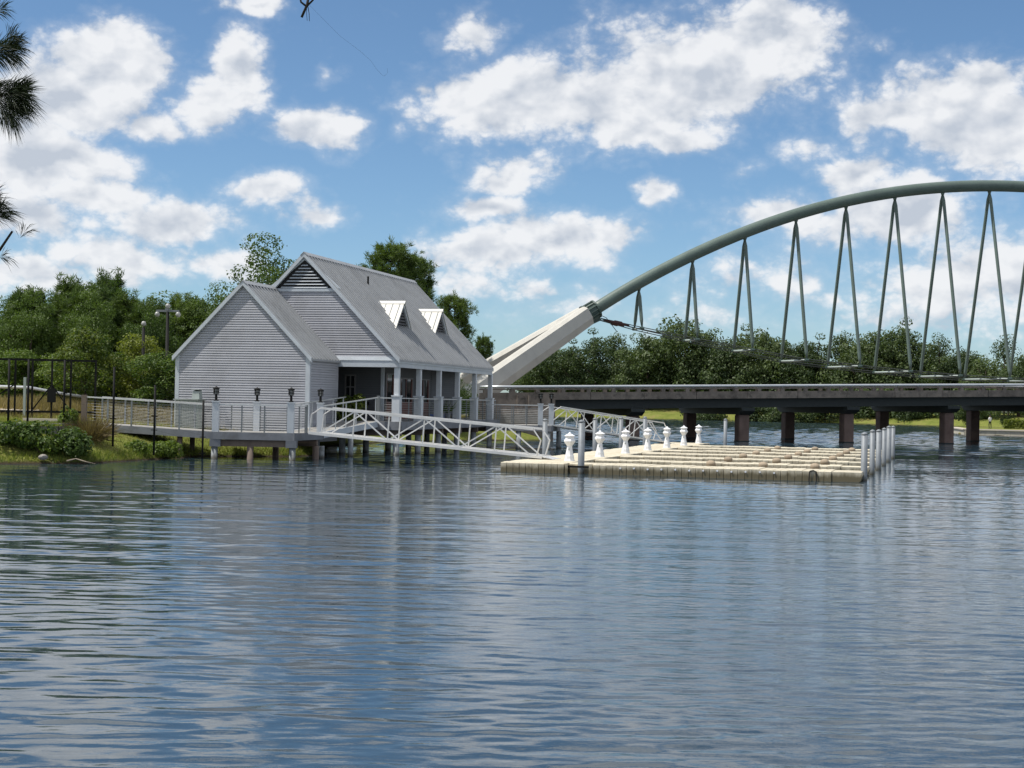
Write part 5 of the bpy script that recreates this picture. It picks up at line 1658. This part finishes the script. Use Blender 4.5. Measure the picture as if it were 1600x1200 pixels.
# rocks and driftwood
def rock(label, x, y, s, seed, z=None):
    rng = np.random.RandomState(seed)
    import bmesh
    bm = bmesh.new()
    bmesh.ops.create_icosphere(bm, subdivisions=2, radius=1)
    k = rng.normal(size=(5, 3))
    for v in bm.verts:
        c = np.array(v.co)
        f = 1 + .16 * sum(math.sin(float(c @ q) * 2 + i) for i, q in enumerate(k)) / 2
        v.co = Vector((c[0] * f * s, c[1] * f * s * .8, c[2] * f * s * .62))
    me = bpy.data.meshes.new('rock'); bm.to_mesh(me); bm.free()
    o = link_mesh('rock', me, 'rock')
    o.location = (x, y, (gz(x, y) if z is None else z) + s * .15)
    tag(o, label, 'rock', 'rocks on the bank')
rock('large tan rock at the left edge, below the retaining wall', -18.35, 57.9, .30, 1)
rock('smaller pale rock right of the large tan one', -17.85, 58.1, .20, 2)
rock('flat pale rock in front of the large tan one', -18.5, 57.5, .18, 3)
rock('grey stone caught among the waterside shrubs', -16.75, 56.15, .17, 4, .22)
dw = MB().tube([(-15.9, 56.2, .12), (-15.6, 56.3, .20), (-15.2, 56.2, .10), (-14.9, 56.3, .03)], [.03, .025, .02, .01], 6).build('driftwood_branch', 'driftwood')
tag(dw, 'bare bleached branch lying at the water edge below the shrub', 'branch')
dw = MB().tube([(-16.3, 60.0, 1.12), (-15.9, 60.1, 1.02), (-15.5, 60.2, .84)], [.02, .018, .01], 6).build('driftwood_branch', 'driftwood')
tag(dw, 'bare stick leaning below the brown grass tussock', 'branch')

# retaining wall of blocks
rw = thing('retaining_wall', 'low grey concrete retaining wall curving across the grassy bank', 'wall', (-18.5, 59.5, 0))
pts = [Vector((-24.5, 57.9, 0)), Vector((-22.0, 58.3, 0)), Vector((-20.0, 58.6, 0)), Vector((-18.4, 59.0, 0)), Vector((-17.3, 59.8, 0)), Vector((-16.6, 60.9, 0))]
tot = 0
for a, b in zip(pts[:-1], pts[1:]):
    L = (b - a).length; n = max(1, round(L / .62))
    for i in range(n):
        p, q = a.lerp(b, i / n), a.lerp(b, (i + .97) / n)
        o = Vector((-18.5, 59.5, 0))
        zt = 1.36
        MB().beam(p - o + Vector((0, 0, zt - .35)), q - o + Vector((0, 0, zt - .35)), .28, .62).build('wall_block', 'wall_concrete', rw)
        MB().beam(p - o + Vector((0, 0, zt + .0)), q - o + Vector((0, 0, zt + .0)), .34, .07).build('coping', 'wall_concrete', rw)
# fill behind the wall
fillv, nseg = [], 12
P = [(-24.5, 58.0), (-22.0, 58.4), (-20.0, 58.7), (-18.4, 59.1), (-17.4, 59.85), (-16.8, 60.9), (-16.9, 63.5), (-18.5, 65.5), (-25, 65.0)]
m = MB().add([(x, y, 1.30 + (.06 if y > 62 else 0)) for x, y in P], [tuple(range(len(P)))])
sh = m.build('lawn_terrace', 'grass_ground'); tag(sh, 'level lawn held by the retaining wall', kind='structure')
P = np.column_stack([rng.uniform(-24, -17, 14000), rng.uniform(58.8, 65, 14000), np.full(14000, 1.30)])
g = link_mesh('terrace_grass', blades('terrace_grass', P, .05, .17, .015, rng), 'grass_blade'); tag(g, 'short grass on the lawn above the retaining wall', kind='stuff')
# pale path beyond
pv = []
path_c = [(-27, 66.0), (-23.8, 67.0), (-21.8, 69.0), (-22.6, 72.5), (-26, 76)]
m = MB()
vs = []
for i, (x, y) in enumerate(path_c):
    w = 1.0
    vs += [(x - w, y + w * .3, gz(x - w, y) + .14), (x + w, y - w * .3, gz(x + w, y) + .14)]
m.add(vs, [(2 * i, 2 * i + 1, 2 * i + 3, 2 * i + 2) for i in range(len(path_c) - 1)])
pa = m.build('path', 'sand_path'); tag(pa, 'pale sandy path curving out of the left edge', kind='structure')
kb = MB().beam((-19.9, 64.0, 1.44), (-17.7, 63.9, 1.42), .22, .14).build('kerb', 'sand_path'); tag(kb, 'short pale concrete kerb lying in the lawn', kind='structure')
wlk = MB().tube([(-24, 73.5, gz(-24, 73.5) + .95), (-22.5, 73.0, gz(-22.5, 73) + 1.0), (-21, 73.6, gz(-21, 73.6) + .8), (-20.3, 74.2, gz(-20.3, 74.2) + .75)], .07, 8).build('handrail', 'rail')
tag(wlk, 'pale curved handrail behind the black fence at the left', 'handrail')
for p in ((-23.2, 73.25), (-21.6, 73.3)):
    pass

# black wire fence running into the water
fence = thing('wire_fence', 'black post and wire fence stepping down the bank into the water', 'fence', (-17, 60, 0))
FOo = Vector((-17, 60, 0))
FP = [(-18.35, 57.2, 1.28, 3.75), (-17.95, 58.2, 1.28, 3.78), (-17.15, 60.1, 1.28, 3.82), (-15.15, 59.7, .85, 3.58), (-13.9, 61.1, .5, 2.93), (-12.42, 63.2, -.6, 2.36)]
for (x, y, z0, z1) in FP:
    MB().tube([(x - FOo.x, y - FOo.y, z0 - .3), (x - FOo.x, y - FOo.y, z1)], .042, 8).build('post', 'black', fence, True)
for k in range(9):
    f = (k + .5) / 9
    for a, b in zip(FP[2:-1], FP[3:]):
        pa_ = Vector((a[0], a[1], a[2] + (a[3] - a[2]) * f)) - FOo; pb_ = Vector((b[0], b[1], max(b[2], .05) + (b[3] - max(b[2], .05)) * f)) - FOo
        MB().tube([pa_, pb_], .0025, 3).build('wire', 'black', fence)
    for (x, y, z0, z1) in FP[2:]:
        if k in (2, 4):
            MB().beam((x - FOo.x - .12, y - FOo.y - .02, z0 + (z1 - z0) * f), (x - FOo.x + .12, y - FOo.y - .02, z0 + (z1 - z0) * f), .03, .03).build('insulator', 'black', fence)
# upper gate and fence panels at the left
gate = thing('fence_gate', 'black metal fence and braced gate across the path at the left edge', 'gate', (-21, 66, 0))
GO = Vector((-21, 66, 0))
GP = [(-24.5, 64.0), (-22.6, 66.2), (-21.1, 66.6), (-20.4, 66.7), (-19.6, 66.8), (-18.85, 67.0), (-17.9, 67.4)]
tops = []
for i, (x, y) in enumerate(GP):
    z = 1.35
    MB().box(x - GO.x - .035, x - GO.x + .035, y - GO.y - .035, y - GO.y + .035, z - .3, 4.0).build('post', 'black', gate)
for a, b in zip(GP[:-1], GP[1:]):
    for z in (3.95, 1.75):
        MB().beam((a[0] - GO.x, a[1] - GO.y, z), (b[0] - GO.x, b[1] - GO.y, z), .05, .09).build('rail', 'black', gate)
MB().beam((GP[2][0] - GO.x, GP[2][1] - GO.y, 2.9), (GP[1][0] - GO.x, GP[1][1] - GO.y, 1.8), .04, .05).build('brace', 'black', gate)
MB().beam((GP[4][0] - GO.x, GP[4][1] - GO.y, 2.9), (GP[5][0] - GO.x, GP[5][1] - GO.y, 1.8), .04, .05).build('brace', 'black', gate)
MB().beam((GP[4][0] - GO.x, GP[4][1] - GO.y, 2.9), (GP[3][0] - GO.x, GP[3][1] - GO.y, 1.8), .04, .05).build('brace', 'black', gate)
MB().box(GP[4][0] - GO.x - .16, GP[4][0] - GO.x + .16, GP[4][1] - GO.y - .1, GP[4][1] - GO.y + .1, 2.15, 2.75).build('control_box', 'black', gate)
MB().box(GP[3][0] - GO.x - .32, GP[3][0] - GO.x - .22, GP[3][1] - GO.y - .2, GP[3][1] - GO.y - .1, 1.3, 3.2).build('grey_post', 'unit_grey', gate)

# condenser and box beside the wing
p = to_world(HOUSE_A, HOUSE_RZ, -3.55, -4.3)
zc = gz(p.x, p.y)
t = thing('condenser_unit', 'low grey louvred condenser against the wing wall, left of the first lantern', 'condenser', (p.x, p.y, zc - .02), HOUSE_RZ)
MB().cbox(-.55, .55, -.35, .35, 0, 2.36 - zc, .03).build('housing', 'unit_grey', t)
for k in range(12):
    MB().box(-.50 + k * .085, -.46 + k * .085, -.365, -.351, .1, 2.22 - zc).build('grille_slat', 'rail_dark', t)
MB().box(-.6, .6, -.4, .4, 2.36 - zc, 2.42 - zc).build('lid', 'pale_wall', t)
t = thing('utility_box', 'small grey metal box with sloping lid on top of the condenser', 'box', to_world(HOUSE_A, HOUSE_RZ, -3.25, -4.2, 2.40), HOUSE_RZ)
MB().add([(-.18, -.16, 0), (.18, -.16, 0), (.18, .16, 0), (-.18, .16, 0), (-.15, -.14, .34), (.15, -.14, .34), (.15, .14, .40), (-.15, .14, .40)],
         [(3, 2, 1, 0), (4, 5, 6, 7), (0, 1, 5, 4), (1, 2, 6, 5), (2, 3, 7, 6), (3, 0, 4, 7)]).build('cabinet', 'unit_grey', t)
MB().box(-.19, .19, -.18, .18, .40, .43).build('lid', 'pale_wall', t)

# lamp posts in the wood
def lamp_post(x, y, ztop, label, arms):
    z0 = gz(x, y)
    t = thing('lamp_post', label, 'lamp post', (x, y, z0))
    H_ = ztop - z0
    MB().tube([(0, 0, 0), (0, 0, .5), (0, 0, .5), (0, 0, H_ - .5)], [.16, .14, .09, .075], 10).build('pole', 'black', t, True)
    if arms:
        MB().beam((-.55, 0, H_ - .45), (.55, 0, H_ - .45), .07, .10).build('crossarm', 'rail_dark', t)
        MB().beam((0, -.45, H_ - .40), (0, .45, H_ - .40), .07, .10).build('crossarm', 'rail_dark', t)
        for (dx, dy, dz) in ((-.5, 0, -.62), (.5, 0, -.62), (0, 0, -.22)):
            MB().lathe([(.02, -.13), (.09, -.10), (.13, 0), (.09, .10), (.02, .13)], 12, (dx, dy, H_ + dz)).build('globe', 'globe', t, True)
    else:
        MB().lathe([(.02, -.13), (.09, -.10), (.13, 0), (.09, .10), (.02, .13)], 12, (0, 0, H_ - .33)).build('globe', 'globe', t, True)
lamp_post(-16.6, 75.3, 7.05, 'tall black lamp post with globe lamps between the wood and the boathouse', True)
lamp_post(-18.05, 76.6, 6.35, 'lower lamp post with a single white globe half hidden in the wood', False)

# ------------------------------------------------------------------ walled point at the right: seawall, hedge, person
sw = thing('seawall', 'low pale stone seawall round the walled point under the bridge', 'wall', (50, 160, 0))
SO = Vector((50, 160, 0))
line = [Vector((49.7, 176.5, 0)), Vector((46.85, 161.4, 0)), Vector((52, 158.2, 0)), Vector((70, 153.4, 0))]
for a, b in zip(line[:-1], line[1:]):
    L = (b - a).length; n = max(1, round(L / 1.6))
    for i in range(n):
        p, q = a.lerp(b, i / n), a.lerp(b, (i + .985) / n)
        MB().beam(p - SO + Vector((0, 0, .05)), q - SO + Vector((0, 0, .05)), .5, .9).build('stone_block', 'limestone', sw)
    MB().beam(a - SO + Vector((0, 0, .58)), b - SO + Vector((0, 0, .58)), .75, .12).build('coping', 'sand_path', sw)
def hedge(label, x, y, L, h, w, rz, seed):
    rng = np.random.RandomState(seed)
    t = thing('hedge', label, 'hedge', (x, y, .6), rz, 'hedges on the walled point')
    n = 2600
    f = rng.randint(0, 3, n)
    C = rng.uniform(-.5, .5, (n, 3))
    C[f == 0, 1] = -.5; C[f == 1, 2] = .5; C[f == 2, 0] = np.sign(C[f == 2, 0]) * .5
    N_ = np.zeros((n, 3)); N_[f == 0, 1] = -1; N_[f == 1, 2] = 1; N_[f == 2, 0] = np.sign(C[f == 2, 0])
    C = C * np.array([L, w, h]) + np.array([0, 0, h / 2]) + rng.normal(size=(n, 3)) * .06
    N_ = N_ + rng.normal(size=(n, 3)) * .45; N_ /= np.linalg.norm(N_, axis=1)[:, None]
    v, q = random_quads(C, N_, .22, rng)
    link_mesh('foliage', array_mesh('foliage', v, quads=q), 'leaf_light', t)
    MB().box(-L / 2 + .1, L / 2 - .1, -w / 2 + .1, w / 2 - .1, 0, h - .1).build('stems', 'leaf_broad', t)
hedge('clipped yellow-green hedge right of the person on the walled point', 53.4, 164, 3.4, .95, 1.1, -.25, 1)
hedge('lower clipped hedge at the right edge on the walled point', 56.4, 161.8, 3.0, .7, 1.0, -.25, 2)

def person(x, y, z, hgt, rz, label):
    t = thing('person', label, 'person', (x, y, z), rz)
    s = hgt / 1.7
    verts = [(0, 0, .92), (0, 0, 1.15), (0, .0, 1.38), (0, 0, 1.48), (0, .01, 1.56), (0, .01, 1.70),
             (.18, 0, 1.40), (.25, .02, 1.15), (.23, -.10, .93), (-.18, 0, 1.40), (-.25, .02, 1.15), (-.23, -.10, .93),
             (.10, 0, .86), (.12, -.06, .48), (.12, .02, .07), (.12, -.13, .03), (-.10, 0, .86), (-.11, .05, .48), (-.11, .10, .07), (-.11, -.05, .03)]
    edges = [(0, 1), (1, 2), (2, 3), (3, 4), (4, 5), (2, 6), (6, 7), (7, 8), (2, 9), (9, 10), (10, 11), (0, 12), (12, 13), (13, 14), (14, 15), (0, 16), (16, 17), (17, 18), (18, 19)]
    rad = [.16, .15, .17, .06, .10, .09, .07, .05, .035, .07, .05, .035, .10, .07, .05, .04, .10, .07, .05, .04]
    me = bpy.data.meshes.new('body')
    me.from_pydata([(a * s, b * s, c * s) for a, b, c in verts], edges, [])
    o = bpy.data.objects.new('body', me); COL.objects.link(o); o.parent = t
    md = o.modifiers.new('skin', 'SKIN')
    for v, r_ in zip(me.skin_vertices[0].data, rad):
        v.radius = (r_ * s, r_ * s * .8)
    me.skin_vertices[0].data[0].use_root = True
    o.modifiers.new('sub', 'SUBSURF').levels = 1
    dg = bpy.context.evaluated_depsgraph_get()
    em = bpy.data.meshes.new_from_object(o.evaluated_get(dg))
    o.modifiers.clear(); o.data = em
    for mm in ('skin', 'shirt', 'trousers'):
        em.materials.append(M[mm])
    for p_ in em.polygons:
        c = p_.center / s
        arm = abs(c.x) > .19 and c.z < 1.18
        p_.material_index = 2 if (c.z < .95 and not arm) else (0 if (c.z > 1.45 or arm) else 1)
        p_.use_smooth = True
    MB().lathe([(.085 * s, 1.60 * s), (.105 * s, 1.66 * s), (.10 * s, 1.74 * s), (.03 * s, 1.79 * s)], 10, (0, .02, 0)).build('hair', 'hair', t, True)
person(49.75, 163.0, .66, 1.38, R(200), 'person in white top and dark trousers standing left of the clipped hedge')

# long pale wall far behind the bank
fw_ = thing('far_wall', 'long pale wall with dark posts far behind the grass bank', 'wall', (30, 318, 0))
for i in range(17):
    x = -24 + i * 5.2
    zb_ = gz(30 + x, 318 - i * 1.9)
    MB().box(x, x + 5.0, -i * 1.9, -i * 1.9 + .3, 1.6, 3.35).build('wall_panel', 'pale_wall', fw_)
    MB().box(x + 5.02, x + 5.18, -i * 1.9 - .1, -i * 1.9 + .3, 1.4, 3.6).build('post', 'black', fw_)

# ------------------------------------------------------------------ overhanging pine by the camera (trunk just outside the picture)
rng = np.random.RandomState(77)
pine = thing('overhanging_pine', 'dark pine boughs with long needles hanging in at the top left corner', 'pine', (-3.9, 5.6, gz(-3.9, 5.6) - .05))
PO = Vector((-3.9, 5.6, gz(-3.9, 5.6) - .05))
MB().tube([(0, 0, 0), (.03, 0, .4), (.0, .05, 3), (.05, .1, 6), (.1, .1, 9.5)], [.26, .2, .17, .13, .05], 14).build('trunk', 'bark', pine, True)
def needles(name, axis_pts, n, L, wdt, back=.15):
    """needles along the last part of a twig"""
    A = [Vector(p) - PO for p in axis_pts]
    V = []
    for k in range(n):
        f = rng.uniform(0, 1) ** .7
        seg = f * (len(A) - 1); i = min(len(A) - 2, int(seg))
        p = A[i].lerp(A[i + 1], seg - i)
        d = (A[i + 1] - A[i]).normalized()
        q = Vector(rng.normal(size=3)); q = (q - d * q.dot(d)).normalized()
        dr = (d * rng.uniform(.35, 1.1) + q * rng.uniform(.5, .95)).normalized()
        l = L * rng.uniform(.6, 1.1)
        s = dr.cross(Vector(rng.normal(size=3))).normalized() * wdt
        mid = p + dr * l * .6; tip = p + dr * l + Vector((0, 0, -.16 * l))
        V += [p - s, mid + s * .8, tip, mid - s * .8 + Vector((0, 0, -.001))]
    V = np.array([tuple(v) for v in V])
    return link_mesh(name, array_mesh(name, V, quads=np.arange(len(V)).reshape(-1, 4)), 'needle_dark', pine)
def twig(pts, r0, r1):
    P_ = [Vector(p) - PO for p in pts]
    n = len(P_)
    MB().tube(P_, [r0 + (r1 - r0) * i / (n - 1) for i in range(n)], 7).build('branch', 'bark_dark', pine, True)
twig([(-3.88, 5.65, 4.3), (-3.2, 6.3, 4.15), (-2.62, 6.9, 3.98), (-2.36, 7.0, 4.02)], .035, .010)
twig([(-2.75, 6.75, 4.0), (-2.5, 6.95, 3.85), (-2.3, 7.0, 3.83)], .014, .007)
twig([(-3.87, 5.65, 3.5), (-3.2, 6.4, 3.35), (-2.6, 6.9, 3.22), (-2.42, 7.0, 3.35)], .03, .008)
twig([(-2.62, 6.9, 3.2), (-2.42, 7.0, 3.10), (-2.30, 7.0, 3.14), (-2.245, 7.0, 3.225)], .010, .005)
for pts, n, L in (([(-2.50, 6.95, 4.0), (-2.33, 7.0, 4.03)], 420, .12), ([(-2.40, 7, 4.02), (-2.31, 7.02, 4.06)], 130, .105),
                  ([(-2.55, 6.95, 3.85), (-2.36, 7.0, 3.83), (-2.28, 7.0, 3.83)], 620, .14), ([(-2.40, 7, 3.80), (-2.31, 7, 3.75)], 280, .13), ([(-2.42, 7, 3.86), (-2.27, 7, 3.86)], 220, .11),
                  ([(-2.55, 6.95, 3.3), (-2.40, 7.0, 3.36)], 380, .13), ([(-2.40, 7.0, 3.28), (-2.36, 7, 3.31)], 120, .12),
                  ([(-2.27, 7.0, 3.19), (-2.245, 7.0, 3.225)], 26, .075), ([(-2.36, 7.0, 3.11), (-2.33, 7.0, 3.115)], 30, .07),
                  ([(-2.42, 6.98, 4.2), (-2.36, 7.0, 4.22)], 60, .08), ([(-2.36, 7.0, 4.08), (-2.32, 7.0, 4.1)], 60, .09)):
    needles('needle_tuft', [(q[0] + .055, q[1], q[2]) for q in pts], int(n * 1.35), L * 1.08, .0017)
# a dead twig hanging from an upper bough, with a snagged fishing line
twig([(-3.86, 5.68, 5.6), (-2.6, 6.2, 5.4), (-1.4, 6.8, 4.95), (-.96, 7.0, 4.42), (-.940, 7.0, 4.30)], .03, .010)
twig([(-.940, 7.0, 4.31), (-.948, 7.0, 4.262), (-.971, 7.0, 4.207)], .0062, .0058)
twig([(-.985, 7.0, 4.31), (-.975, 7.0, 4.275), (-.950, 7.0, 4.256)], .004, .005)
twig([(-.905, 7.0, 4.33), (-.922, 7.0, 4.285), (-.948, 7.0, 4.258)], .0035, .005)
twig([(-.945, 7.0, 4.26), (-.938, 7.0, 4.225), (-.936, 7.0, 4.19)], .0018, .0012)
twig([(-.950, 7.0, 4.26), (-.949, 7.0, 4.22), (-.946, 7.0, 4.192)], .0012, .0010)
line_pts = [(-.935, 7.0, 4.26), (-.80, 7.0, 4.128), (-.70, 7.0, 4.055), (-.655, 7.0, 4.015), (-.635, 7.0, 3.985), (-.605, 7.0, 3.953), (-.595, 7.0, 3.950), (-.582, 7.0, 3.965), (-.583, 7.0, 3.985)]
fl = MB().tube(line_pts, .00032, 4).build('fishing_line', 'bark_dark')
tag(fl, 'thin snagged fishing line trailing down from the dead twig at the top', 'line')
